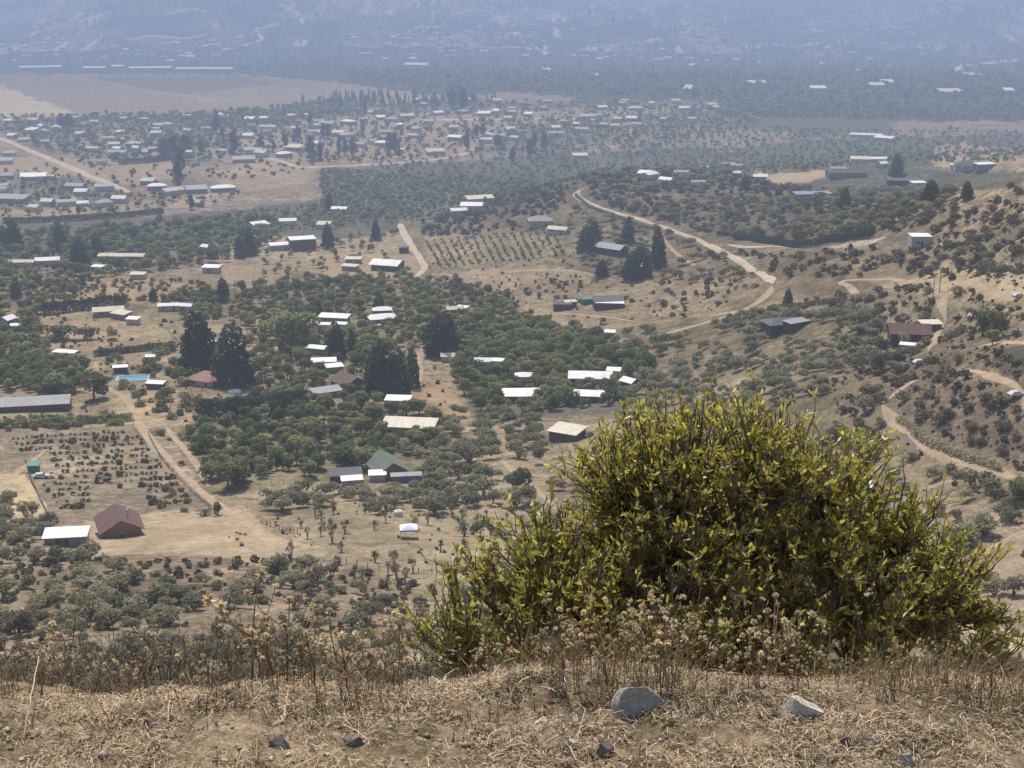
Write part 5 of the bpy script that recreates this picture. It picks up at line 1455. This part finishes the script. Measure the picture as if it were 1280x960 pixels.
CW = ('white', (.52, .52, .51)); CK = ('black', (.03, .03, .035)); CG = ('grey', (.25, .26, .28)); CB = ('blue', (.08, .16, .3)); CS = ('silver', (.5, .5, .5))
car(1125, 446, 80, CW, 'white pickup truck facing away beside the maroon hillside house', 'pickup truck', True)
car(1130, 462, 50, CB, 'blue pickup truck below the white one on the hillside', 'pickup truck', True)
car(1150, 456, 10, CW, 'white trailer-like van right of the blue pickup', 'van')
car(1270, 496, 20, CW, 'white car on the track at the right picture edge', 'car')
car(1274, 373, 10, CW, 'white car by the upper right track end', 'car')
car(1214, 397, 60, CS, 'silver car on the slope left of the round hillside tree', 'car')
car(735, 546, 60, CK, 'black car beside the striped roof shed', 'car')
car(582, 567, 10, CK, 'dark car in the shade of the grove right of the pale barn', 'car')
car(589, 568, 10, CW, 'white car tucked behind the dark car in the grove', 'car')
car(52, 598, 15, CS, 'pale car beside the tiny green hut', 'car')
car(356, 577, 0, CW, 'small white van in the citrus grove', 'van')
car(436, 585, 20, CG, 'grey car under trees behind the dark shed', 'car')
car(475, 410, 0, CW, 'white car before the two-tier white house', 'car')
car(770, 430, 10, CS, 'silver car on the scrub slope under the lone white hut', 'car')

# ------------------------------------------------------------------ the near bank: shrub, weeds, stones
def near_pt(px, py):
    """ground point of the near bank on the line of sight of a photo pixel"""
    v = (480.0 - py) / F
    Y = np.linspace(2.2, 6.5, 2600); s = Y / (CP + SP * v)
    X = s * (px - 640.0) / F; Z = CAMZ + s * (-SP + CP * v)
    b = np.nonzero(Z < height(X, Y))[0]
    k = b[0] if len(b) else len(Y) - 1
    return np.array([X[k], Y[k], ground_z(X[k], Y[k])])


def big_shrub():
    r = np.random.default_rng(5)
    YB = 5.0
    base = at(905, 880, YB + .1); base[2] = ground_z(base[0], base[1])
    root = link('evergreen_shrub', None, None, tuple(base))
    tagit(root, 'large olive-yellow evergreen shrub with upright leaves just over the bank', 'shrub')
    # silhouette of the shrub, centre line of its mounds: (px, py, half width px, half height px, depth offset)
    mounds = [(845, 612, 120, 102, .1), (965, 628, 100, 95, -.05), (905, 665, 190, 150, 0), (795, 630, 95, 100, .1), (1035, 645, 105, 100, .15), (690, 738, 105, 95, -.1), (610, 790, 85, 90, -.25), (1095, 725, 110, 115, .1),
              (1160, 790, 110, 110, -.1), (1225, 830, 60, 60, -.2), (850, 770, 170, 110, -.3), (1000, 790, 160, 100, -.3), (740, 810, 120, 80, -.35)]
    tips = []
    mp = 5.5 / F
    for px, py, w, h, dz in mounds:
        c = at(px, py, YB + dz); n = int(w * h / 100)
        d = unit(n, r); d[:, 2] = d[:, 2] + .25; d /= np.linalg.norm(d, axis=1)[:, None]
        rr = np.clip(r.normal(.86, .17, n), .35, 1.05)[:, None]
        P = c + d * rr * np.array([w * mp, w * mp * .75, h * mp])
        tips.append(P)
    tips = np.vstack(tips)
    ok = tips[:, 2] > height(tips[:, 0], tips[:, 1]) + .15
    tips = tips[ok]
    # skeleton: stems from the base, forks, twigs
    stems = []
    ns = 22
    lines = []
    skel = [base[None, :]]
    order = r.permutation(len(tips))
    for i in order[:ns]:
        e = base + (tips[i] - base) * .62
        mid = base + (e - base) * .5 + np.array([0, 0, .10]) + r.normal(0, .05, 3)
        b0 = base + r.normal(0, .06, 3) * np.array([1, 1, .2])
        t = np.linspace(0, 1, 9)[:, None]
        P = (1 - t) ** 2 * b0 + 2 * t * (1 - t) * mid + t * t * e
        P += r.normal(0, .012, P.shape)
        lines.append((P, np.linspace(.026, .011, 9))); skel.append(P[2:])
    SK = np.vstack(skel)
    for i in order[ns:ns + 150]:
        e = base + (tips[i] - base) * .86
        k = np.argmin(np.linalg.norm(SK - e, axis=1) + .25 * np.clip(SK[:, 2] - e[2], 0, 9) * 4)
        s = SK[k]; t = np.linspace(0, 1, 6)[:, None]
        P = s + (e - s) * t + np.array([0, 0, -.05]) * (4 * t * (1 - t)) + r.normal(0, .01, (6, 3)); P[0] = s
        lines.append((P, np.linspace(.011, .006, 6))); skel.append(P[1:])
        if len(skel) % 12 == 0: SK = np.vstack(skel)
    SK = np.vstack(skel)
    LV = []
    allC = []
    for e in tips:
        k = np.argmin(np.linalg.norm(SK - e, axis=1))
        s = SK[k]; dv = e - s; L = np.linalg.norm(dv)
        if L > .55: s = e - dv / L * .55; 
        e2 = e + np.array([0, 0, .05])
        t = np.linspace(0, 1, 5)[:, None]
        c = (s + e) / 2 + np.array([0, 0, -.06 * min(1, L / .3)])
        P = (1 - t) ** 2 * s + 2 * t * (1 - t) * c + t * t * e2
        lines.append((P, np.linspace(.006, .0022, 5)))
        ppx, ppy, _ = project(*[np.array([q_]) for q_ in e])
        bare = math.exp(-((ppx[0] - 890) / 110) ** 2 - ((ppy[0] - 660) / 110) ** 2)
        for b in range(8):
            tt = r.uniform(.05, 1)
            p0 = (1 - tt) ** 2 * s + 2 * tt * (1 - tt) * c + tt * tt * e2
            dr = (e2 - c); dr = dr / (np.linalg.norm(dr) + 1e-6) + r.normal(0, .55, 3) + np.array([0, 0, .55]); dr /= np.linalg.norm(dr)
            l = r.uniform(.04, .13)
            p1 = p0 + dr * l
            lines.append((np.array([p0, (p0 + p1) / 2 + r.normal(0, .005, 3), p1]), np.array([.0022, .0018, .0010])))
            nl = r.integers(5, 9) if r.uniform() > .10 + .22 * bare else r.integers(0, 2)
            for q in range(nl):
                u = r.uniform(.35, 1.0); LV.append((p0 + (p1 - p0) * u, dr + r.normal(0, .72, 3)))
    tv = trunk_tubes(lines, 5)
    V = tv[0] - base
    link('branches', quad_mesh('branches', V, tv[1], [M_TWIG], tint=tv[2]), root)
    B = np.array([l[0] for l in LV]); D = np.array([l[1] for l in LV]); D /= np.linalg.norm(D, axis=1)[:, None]
    n = len(B)
    side = np.cross(D, unit(n, r)); side /= np.linalg.norm(side, axis=1)[:, None]
    nor = np.cross(side, D)
    ln = (.014 + .030 * r.uniform(0, 1, n) ** 1.2)[:, None]; wd = ln * r.uniform(.12, .18, n)[:, None]
    fold = nor * wd * .35
    m1 = B + D * ln * .38; m2 = B + D * ln * .75
    V = np.stack([B, m1 - side * wd + fold, m2 - side * wd * .85 + fold, B + D * ln, m2 + side * wd * .85 + fold, m1 + side * wd + fold, m1 * .5 + m2 * .5], 1)
    i = np.arange(n)[:, None] * 7
    Q = np.concatenate([i + np.array([[0, 1, 2, 6]]) * 1, i + np.array([[6, 2, 3, 4]]), i + np.array([[0, 6, 4, 5]])], 0)
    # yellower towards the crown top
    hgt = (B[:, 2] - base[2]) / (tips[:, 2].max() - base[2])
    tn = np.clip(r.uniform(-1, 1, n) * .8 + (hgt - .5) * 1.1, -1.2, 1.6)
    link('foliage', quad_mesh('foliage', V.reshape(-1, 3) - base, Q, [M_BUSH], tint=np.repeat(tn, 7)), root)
    print('BUSH tips', len(tips), 'leaves', n)


big_shrub()


def weed_protos():
    out = []
    for k in range(10):
        r = np.random.default_rng(900 + k)
        h = r.uniform(.15, .27); lines = []; heads = []
        lean = r.normal(0, .1, 2)
        top = np.array([lean[0] * h * 2, lean[1] * h * 2, h])
        mid = np.array([lean[0] * h * .6, lean[1] * h * .6, h * .5])
        P = np.array([[0, 0, -.02], mid * .5 + r.normal(0, .004, 3), mid, (mid + top) / 2 + r.normal(0, .006, 3), top])
        lines.append((P, np.array([.0016, .0015, .0013, .001, .0008])))
        heads.append((top, top - mid))
        for j in range(r.integers(2, 7)):
            t = r.uniform(.35, .9); s = mid * (t / .5) if t < .5 else mid + (top - mid) * (t - .5) / .5
            a = r.uniform(0, 6.28); l = r.uniform(.03, .10)
            e = s + np.array([math.cos(a) * l * .75, math.sin(a) * l * .75, l * .9])
            lines.append((np.array([s, (s + e) / 2 + np.array([math.cos(a), math.sin(a), 0]) * .008, e]), np.array([.001, .0009, .0007])))
            if r.uniform() < .75: heads.append((e, e - s))
        tv = trunk_tubes(lines, 4)
        lp = []
        for j in range(8):                       # withered narrow leaves along the stem
            t = r.uniform(.05, .85); c = mid * (t / .5) if t < .5 else mid + (top - mid) * (t - .5) / .5
            d = unit(1, r)[0] + np.array([0, 0, -.3]); d /= np.linalg.norm(d); l = r.uniform(.012, .035)
            sd = np.cross(d, unit(1, r)[0]); sd /= np.linalg.norm(sd) + 1e-9
            v = np.array([c, c + d * l * .5 - sd * .0018, c + d * l + np.array([0, 0, -.3 * l]), c + d * l * .5 + sd * .0018])
            lp.append((v, np.array([[0, 1, 2, 3]]), np.full(4, r.uniform(-1, 1))))
        st = join([(tv[0], tv[1], np.repeat(r.uniform(-1, 1), len(tv[0])))] + lp)
        sm = quad_mesh('stem', st[0], st[1], [M_WEED], tint=st[2])
        hm = []
        for c, d in heads:
            d = d / np.linalg.norm(d); rad = r.uniform(.0054, .0092)
            cp = []
            n = 34
            dirs = unit(n, r); dirs = dirs + d * .75; dirs /= np.linalg.norm(dirs, axis=1)[:, None]
            sd = np.cross(dirs, unit(n, r)); sd /= np.linalg.norm(sd, axis=1)[:, None]
            V = np.stack([np.repeat(c[None], n, 0), c + dirs * rad * .7 - sd * rad * .28, c + dirs * rad * 1.25, c + dirs * rad * .7 + sd * rad * .28], 1).reshape(-1, 3)
            hm.append(quad_mesh('flower_head', V, np.arange(4 * n).reshape(-1, 4), [M_HEAD], tint=np.repeat(r.uniform(-1, 1, n), 4)))
        out.append((sm, hm))
    return out


WP = weed_protos()


def weed(px, py, hpx, label, group, dy=0.0):
    """a dried thistle-like weed whose foot stands on the bank"""
    p = near_pt(px, py); p[1] += dy; p[2] = ground_z(p[0], p[1])
    k = int(rng.integers(0, 10))
    Hm = max(v.co.z for v in WP[k][0].vertices)
    s = hpx * math.hypot(p[1], CAMZ - p[2]) / F / Hm * 1.05
    s = float(np.clip(s, .35, 1.9)); f = float(np.clip(1 / s, .75, 1.6)) if s < 1 else 1.0
    root = link('dry_weed', None, None, tuple(p), rng.uniform(0, 6.28), s); tagit(root, label, 'weed', group)
    st = link('stem', WP[k][0], root)
    if 'rusty' in label:
        st.material_slots[0].link = 'OBJECT'; st.material_slots[0].material = M_RUST
    for h in WP[k][1]: link('flower_head', h, root)


random.seed(3)
def band(n, x0, x1, y0, y1, h0, h1, label, group, dy=(0, .25)):
    for i in range(n):
        px = random.uniform(x0, x1)
        weed(px, random.uniform(y0, y1), random.uniform(h0, h1), label, group, random.uniform(*dy))


band(26, 0, 180, 850, 880, 35, 85, 'dry flowering weed at the left end of the bank', 'dry weeds at the left end')
band(40, 310, 500, 850, 885, 35, 100, 'rusty dry weed with pale heads left of centre on the bank', 'dry weeds left of centre')
band(58, 100, 545, 848, 872, 30, 85, 'thin dry weed along the left bank edge', 'dry weeds along the left edge')
band(62, 690, 860, 860, 890, 35, 110, 'dry weed with pale heads around the grey stone', 'dry weeds round the grey stone')
band(44, 850, 1030, 860, 890, 30, 95, 'dry weed with pale heads around the pale stone', 'dry weeds round the pale stone')
band(22, 540, 700, 858, 880, 30, 70, 'dry weed at the left foot of the big shrub', 'dry weeds under the shrub')
band(14, 1030, 1270, 862, 885, 25, 60, 'dry weed at the right foot of the big shrub', 'dry weeds right of the stones')

band(22, 0, 545, 852, 875, 85, 135, 'tall single dry weed rising high over the left bank', 'tall dry weeds on the left')


def straw_stuff():
    r = np.random.default_rng(77)
    # fallen straw lying on the bank, short dead grass, pebbles
    n = 95000
    X = r.uniform(-1.5, 1.5, n); Y = r.uniform(2.35, 3.25, n); Z = height(X, Y)
    kk = (.45 + .55 * vnoise(X * 5, Y * 7, 410) + .5 * vnoise(X * 17, Y * 22, 411)) > r.uniform(-.1, .7, n)
    X, Y, Z = X[kk], Y[kk], Z[kk]; n = len(X)
    a = r.uniform(0, 6.28, n); l = r.uniform(.005, .022, n) * np.exp(r.normal(0, .5, n)); el = r.normal(0, .35, n)
    D = np.stack([np.cos(a) * np.cos(el), np.sin(a) * np.cos(el), np.sin(el)], 1)
    S = np.stack([-np.sin(a), np.cos(a), np.zeros(n)], 1) * r.uniform(.0003, .0010, n)[:, None]
    C = np.stack([X, Y, Z + .004 + np.abs(np.sin(el)) * l * .5], 1)
    bend = np.stack([np.zeros(n), np.zeros(n), r.uniform(0, .2, n) * l], 1)
    V = np.stack([C - D * l[:, None] * .5 - S, C - D * l[:, None] * .5 + S, C + S + bend, C + D * l[:, None] * .5 + S, C + D * l[:, None] * .5 - S, C - S + bend], 1)
    i = np.arange(n)[:, None] * 6
    Q = np.concatenate([i + np.array([[0, 1, 2, 5]]), i + np.array([[5, 2, 3, 4]])], 0)
    o = link('straw_litter', quad_mesh('straw_litter', V.reshape(-1, 3), Q, [M_STRAW], tint=np.repeat(r.uniform(-1.6, 1, n), 6)))
    tagit(o, 'dead straw litter lying on the dry bank', 'straw litter', None, 'stuff')
    # standing dead grass
    n = 9000
    X = r.uniform(-1.5, 1.5, n); Y = np.where(r.uniform(0, 1, n) < .6, r.uniform(2.8, 3.35, n), r.uniform(2.4, 3.0, n))
    cl = vnoise(X * 3.1, Y * 4.0, 400) + .4 * vnoise(X * 9, Y * 9, 401)
    k = cl > -.1 + .5 * (Y < 2.8); X, Y = X[k], Y[k]; n = len(X); Z = height(X, Y)
    h = r.uniform(.02, .085, n) * (.5 + .9 * (Y > 2.85)); a = r.uniform(0, 6.28, n); le = r.uniform(.1, .7, n)
    D = np.stack([np.cos(a) * le, np.sin(a) * le, np.ones(n)], 1)
    S = np.stack([-np.sin(a), np.cos(a), np.zeros(n)], 1) * r.uniform(.0007, .0016, n)[:, None]
    B = np.stack([X, Y, Z - .004], 1)
    m = B + D * h[:, None] * .5; t = B + D * h[:, None] + np.stack([np.cos(a), np.sin(a), -np.ones(n) * .5], 1) * (h * le * .5)[:, None]
    V = np.stack([B - S, B + S, m + S * .8, t + S * .25, t - S * .25, m - S * .8], 1)
    i = np.arange(n)[:, None] * 6
    Q = np.concatenate([i + np.array([[0, 1, 2, 5]]), i + np.array([[5, 2, 3, 4]])], 0)
    o = link('dry_grass', quad_mesh('dry_grass', V.reshape(-1, 3), Q, [M_WEED], tint=np.repeat(r.uniform(-1, 1.4, n), 6)))
    tagit(o, 'short dead grass standing along the bank', 'dry grass', None, 'stuff')
    # pebbles
    n = 1900
    X = r.uniform(-1.4, 1.4, n); Y = r.uniform(2.4, 3.1, n); Z = height(X, Y)
    oc = np.array([(1, 0, 0), (-1, 0, 0), (0, 1, 0), (0, -1, 0), (0, 0, 1), (0, 0, -1)], float)
    cube = np.array([(sx, sy, sz) for sx in (-1, 1) for sy in (-1, 1) for sz in (-1, 1)], float) * .62
    fc = np.array([(0, 1, 3, 2), (4, 6, 7, 5), (0, 4, 5, 1), (2, 3, 7, 6), (0, 2, 6, 4), (1, 5, 7, 3)])
    s = np.exp(r.normal(math.log(.0025), .5, n))
    V = cube[None] * (1 + r.normal(0, .2, (n, 8, 3))) * s[:, None, None] * np.array([1.2, 1.2, .7])
    a = r.uniform(0, 6.28, n); c, sn = np.cos(a)[:, None], np.sin(a)[:, None]
    V = np.stack([V[:, :, 0] * c - V[:, :, 1] * sn + X[:, None], V[:, :, 0] * sn + V[:, :, 1] * c + Y[:, None], V[:, :, 2] + Z[:, None] + s[:, None] * .2], -1)
    Q = (fc[None] + (np.arange(n) * 8)[:, None, None]).reshape(-1, 4)
    m = foliage('pebble', (.20, .165, .125), (.42, .37, .30), trans=0, lvar=.35)
    o = link('gravel', quad_mesh('gravel', V.reshape(-1, 3), Q, [m], tint=np.repeat(r.uniform(-1, 1, n), 8)))
    tagit(o, 'loose gravel scattered over the dry bank', 'gravel', None, 'stuff')


straw_stuff()


def twig_bush(px, py, Y, w, h, label, k):
    r = np.random.default_rng(1200 + k)
    X = at(px, py, Y)[0]; base = np.array([X, Y, ground_z(X, Y)])
    top = at(px, py, Y)[2] - base[2]                  # top of the bush seen over the bank
    root = link('dry_bush', None, None, tuple(base)); tagit(root, label, 'dry bush', 'bare dry bushes beyond the bank')
    lines = []; lv = []
    for i in range(46):
        a = r.uniform(0, 6.28); d = r.uniform(.1, 1) ** .7 * w
        hh = top * (1 - .28 * (d / w) ** 2) * r.uniform(.75, 1.05)
        P = np.array([[r.normal() * .03, r.normal() * .03, -.03], [d * .25 * math.cos(a), d * .25 * math.sin(a), hh * .4], [d * .6 * math.cos(a), d * .6 * math.sin(a), hh * .75], [d * math.cos(a), d * math.sin(a), hh]])
        P[1:] += r.normal(0, .02, (3, 3))
        lines.append((P, np.array([.0045, .0035, .0025, .0012])))
        for j in range(7):
            t = r.uniform(.45, 1); s = P[2] * (1 - t) + P[3] * t if t > .7 else P[1] * (1 - t) + P[2] * t
            e = s + np.array([r.normal() * .05, r.normal() * .05, r.uniform(.02, .11)])
            lines.append((np.array([s, e]), np.array([.0016, .0008])))
            lv.append(e); lv.append((s + e) / 2)
    tv = trunk_tubes(lines, 3)
    link('branches', quad_mesh('branches', tv[0], tv[1], [M_TWIG], tint=tv[2]), root)
    C = np.array(lv) + r.normal(0, .012, (len(lv), 3))
    V, Q, T = leaves_at(C, unit(len(C), r), .008, r, .45)
    link('foliage', quad_mesh('foliage', V, Q, [M_DRYSH], tint=T), root)


for k, (px, py, Y, w) in enumerate(((60, 800, 5.2, .34), (150, 785, 5.4, .36), (235, 770, 5.6, .38), (300, 800, 5.0, .30), (190, 815, 4.6, .26), (20, 825, 4.6, .26), (365, 815, 4.7, .26), (110, 830, 4.3, .22), (270, 830, 4.3, .24), (500, 825, 4.8, .26), (445, 835, 4.4, .22))):
    twig_bush(px, py, Y, w, 0, 'bare brown dry bush rising behind the left bank', k)


# ------------------------------------------------------------------ stones and fallen stalks on the bank
def stone_mat(name, a, b, sc):
    m = bpy.data.materials.new(name); t = nt(m)
    tc = node(t, 'ShaderNodeTexCoord')
    n1 = noise(t, tc.outputs['Object'], sc, 6, .7); n2 = noise(t, tc.outputs['Object'], sc * 6, 5, .75)
    c = mixc(t, ramp(t, n1, 0, 1, .35, .65), a, b)
    c = scale_col(t, c, ramp(t, n2, .72, 1.3))
    d = node(t, 'ShaderNodeBsdfPrincipled', Roughness=.9); d.inputs['Specular IOR Level'].default_value = .2
    t.links.new(c, d.inputs['Base Color'])
    bp = node(t, 'ShaderNodeBump', Distance=.02); bp.inputs['Strength'].default_value = .6
    t.links.new(math_n(t, 'ADD', n1, math_n(t, 'MULTIPLY', n2, .5)), bp.inputs['Height']); t.links.new(bp.outputs[0], d.inputs['Normal'])
    o = node(t, 'ShaderNodeOutputMaterial'); t.links.new(d.outputs[0], o.inputs[0])
    return m


import bmesh
M_ST_GREY = stone_mat('grey_stone', (.30, .285, .235), (.45, .43, .37), 14)
M_ST_PALE = stone_mat('pale_stone', (.52, .44, .33), (.72, .64, .52), 18)
M_ST_BRN = stone_mat('brown_stone', (.16, .135, .11), (.26, .225, .19), 20)


def stone(px, py, w, d, h, mat, seed, label, cuts=9, tilt=0.0):
    p = near_pt(px, py); r = np.random.default_rng(seed)
    bm = bmesh.new(); bmesh.ops.create_icosphere(bm, subdivisions=4, radius=1.0)
    N = unit(cuts, r); N[:, 2] = np.abs(N[:, 2]) * .8; D = r.uniform(.42, .80, cuts)
    N /= np.linalg.norm(N, axis=1)[:, None]
    for v in bm.verts:                           # cleave a lump with flat facets
        c = np.array(v.co)
        for n_, d_ in zip(N, D):
            e = c @ n_ - d_
            if e > 0: c = c - n_ * e * .97
        q = c * 4
        c = c * (1 + .05 * float(vnoise(np.array([q[0] + q[2] * .7]), np.array([q[1] - q[2] * .6]), seed)[0]))
        v.co = Vector(c)
    ex = max(abs(v.co.x) for v in bm.verts); ey = max(abs(v.co.y) for v in bm.verts); ez = max(v.co.z for v in bm.verts)
    for v in bm.verts: v.co = Vector((v.co.x / ex * w / 2, v.co.y / ey * d / 2, v.co.z / ez * h * .8))
    me = bpy.data.meshes.new('stone'); bm.to_mesh(me); bm.free(); me.materials.append(mat)
    o = link('stone', me, None, (p[0], p[1], p[2] + h * .12), (0, tilt, r.uniform(-.3, .3)))
    tagit(o, label, 'stone')


U = 3.25 / F
stone(800, 889, 74 * U, .09, 37 * U, M_ST_GREY, 33, 'largest stone, angular blue-grey, standing among weeds', tilt=.06)
stone(1000, 893, 64 * U, .08, 26 * U, M_ST_PALE, 8, 'pale cream pitted stone right of the grey one')
stone(352, 934, 32 * U, .04, 17 * U, M_ST_BRN, 9, 'flat brown-grey stone low on the left bank')
stone(440, 930, 34 * U, .04, 11 * U, M_ST_BRN, 10, 'flat dark slab stone right of the flat brown-grey stone')
stone(393, 940, 16 * U, .02, 12 * U, M_ST_PALE, 11, 'small pale stone between the two flat left stones')
stone(186, 906, 18 * U, .02, 9 * U, M_ST_BRN, 12, 'small dark stone alone on the far left bank')
stone(224, 860, 20 * U, .03, 11 * U, M_ST_PALE, 13, 'whitish stone on the left bank edge')
stone(341, 878, 16 * U, .02, 12 * U, M_ST_GREY, 14, 'round grey stone beneath rusty weeds')
stone(756, 941, 26 * U, .03, 17 * U, M_ST_BRN, 15, 'dark stone below the largest grey stone')
stone(678, 904, 20 * U, .025, 9 * U, M_ST_PALE, 16, 'flat whitish stone left of the largest grey stone')
stone(717, 932, 16 * U, .02, 8 * U, M_ST_PALE, 17, 'small pale stone left of the dark stone')
stone(720, 900, 12 * U, .02, 7 * U, M_ST_PALE, 22, 'tiny pale stone beside the largest grey stone')
stone(1058, 928, 18 * U, .02, 9 * U, M_ST_BRN, 18, 'small dark stone on the right bank')
stone(1095, 926, 14 * U, .02, 9 * U, M_ST_PALE, 19, 'small round pale stone on the right bank')
stone(1130, 952, 30 * U, .03, 12 * U, M_ST_GREY, 20, 'flat grey stone at the bottom right edge')
stone(975, 936, 10 * U, .012, 8 * U, M_ST_PALE, 23, 'small whitish pebble-like stone below the pale stone')


def stalk(px_pts, lifts, rad, label):
    P = np.array([near_pt(*q) for q in px_pts]); P[:, 2] += np.array(lifts)
    t = np.linspace(0, len(P) - 1, 14)
    Q = np.stack([np.interp(t, np.arange(len(P)), P[:, c]) for c in range(3)], 1)
    Q[1:-1] += rng.normal(0, .002, (12, 3)); b = Q[0].copy()
    v, q = tube(Q - b, np.linspace(rad, rad * .6, 14), 6)
    root = link('fallen_stalk', quad_mesh('fallen_stalk', v, q, [M_STRAW], tint=np.full(len(v), .6)), None, tuple(b)); tagit(root, label, 'stalk')


stalk([(1098, 880), (1150, 885), (1210, 892), (1276, 902)], [.05, .025, .012, .006], .0024, 'long pale stalk lying on the right bank')
stalk([(1100, 876), (1118, 892), (1150, 905)], [.055, .02, .006], .0016, 'short forked stalk crossing the long pale stalk')
stalk([(640, 872), (652, 868), (664, 862)], [.01, .05, .10], .0020, 'straw-coloured stalk leaning left of the grey stone')
stalk([(30, 925), (42, 900), (54, 872)], [.005, .05, .11], .0020, 'tall pale stalk leaning at the far left')
stalk([(110, 868), (150, 876), (190, 884)], [.04, .015, .005], .0016, 'thin stalk lying at the left bank edge')
stalk([(352, 905), (358, 890), (362, 876)], [.004, .012, .03], .0030, 'thick pale stalk below the round grey stone')

# ------------------------------------------------------------------ haze, sky, sun
SUN_EL, SUN_AZ = R(56), R(-16)
S = Vector((math.sin(SUN_AZ) * math.cos(SUN_EL), math.cos(SUN_AZ) * math.cos(SUN_EL), math.sin(SUN_EL)))
ld = bpy.data.lights.new('sun', 'SUN'); ld.energy = 4.6; ld.angle = R(0.55); ld.color = (1.0, 0.95, 0.87)
lo = bpy.data.objects.new('sun', ld); COL.objects.link(lo); lo.rotation_euler = S.to_track_quat('Z', 'Y').to_euler(); lo.location = (0, 0, 400)
w = bpy.data.worlds.new('World'); scene.world = w; w.use_nodes = True
t = w.node_tree; t.nodes.clear()
sk = t.nodes.new('ShaderNodeTexSky'); sk.sky_type = 'NISHITA'; sk.sun_disc = False; sk.sun_elevation = SUN_EL; sk.sun_rotation = SUN_AZ; sk.dust_density = 2.0
bg = t.nodes.new('ShaderNodeBackground'); bg.inputs[1].default_value = 0.15
ou = t.nodes.new('ShaderNodeOutputWorld'); t.links.new(sk.outputs[0], bg.inputs[0]); t.links.new(bg.outputs[0], ou.inputs[0])

def haze_mat(HAZE_L, HAZE_C):
    """HAZE_L: mean free path in metres for red, green, blue; HAZE_C: the colour it tends to"""
    m = bpy.data.materials.new('haze'); t = nt(m)
    sg = [1 / l for l in HAZE_L]; mx = max(sg) * 1.0001
    ab = t.nodes.new('ShaderNodeVolumeAbsorption'); ab.inputs['Density'].default_value = mx
    ab.inputs['Color'].default_value = (1 - sg[0] / mx, 1 - sg[1] / mx, 1 - sg[2] / mx, 1)
    em = t.nodes.new('ShaderNodeEmission'); e = [c * s for c, s in zip(HAZE_C, sg)]; me_ = max(e)  # haze glows by itself, in place of scattered sunlight
    em.inputs[0].default_value = (e[0] / me_, e[1] / me_, e[2] / me_, 1); em.inputs[1].default_value = me_
    ad = t.nodes.new('ShaderNodeAddShader'); t.links.new(ab.outputs[0], ad.inputs[0]); t.links.new(em.outputs[0], ad.inputs[1])
    o = t.nodes.new('ShaderNodeOutputMaterial'); t.links.new(ad.outputs[0], o.inputs['Volume'])
    return m


for HL, HC, y0, lab in (((3500.0, 3350.0, 3100.0), (0.360, 0.395, 0.455), -14000, 'thin haze lying over the whole valley'),  # its neutral glow is also raised to lift the dark tones
                        ((3600.0, 3300.0, 2900.0), (0.268, 0.382, 0.640), 620, 'blue haze over the far half of the valley'),
                        ((1900.0, 1750.0, 1450.0), (0.245, 0.415, 0.870), 2000, 'thicker blue haze at the foot of the mountains')):
    hz = Geo(); hz.box(-14000 - y0 * .01, 14000 + y0 * .01, y0, 14000 + y0 * .01, -400 - y0 * .01, 330 + y0 * .01)
    ho = link('haze', hz.mesh('haze', haze_mat(HL, HC))); ho['kind'] = 'stuff'; ho['label'] = lab

scene.view_settings.view_transform = 'Standard'; scene.view_settings.look = 'None'; scene.view_settings.exposure = 0; scene.view_settings.gamma = 1
cy = scene.cycles
scene.render.engine = 'CYCLES'
cy.use_denoising = True
try: cy.denoiser = 'OPENIMAGEDENOISE'
except Exception: pass
cy.max_bounces = 6; cy.diffuse_bounces = 2; cy.glossy_bounces = 2; cy.transmission_bounces = 3; cy.transparent_max_bounces = 8
cy.caustics_reflective = False; cy.caustics_refractive = False
cy.filter_width = 1.5
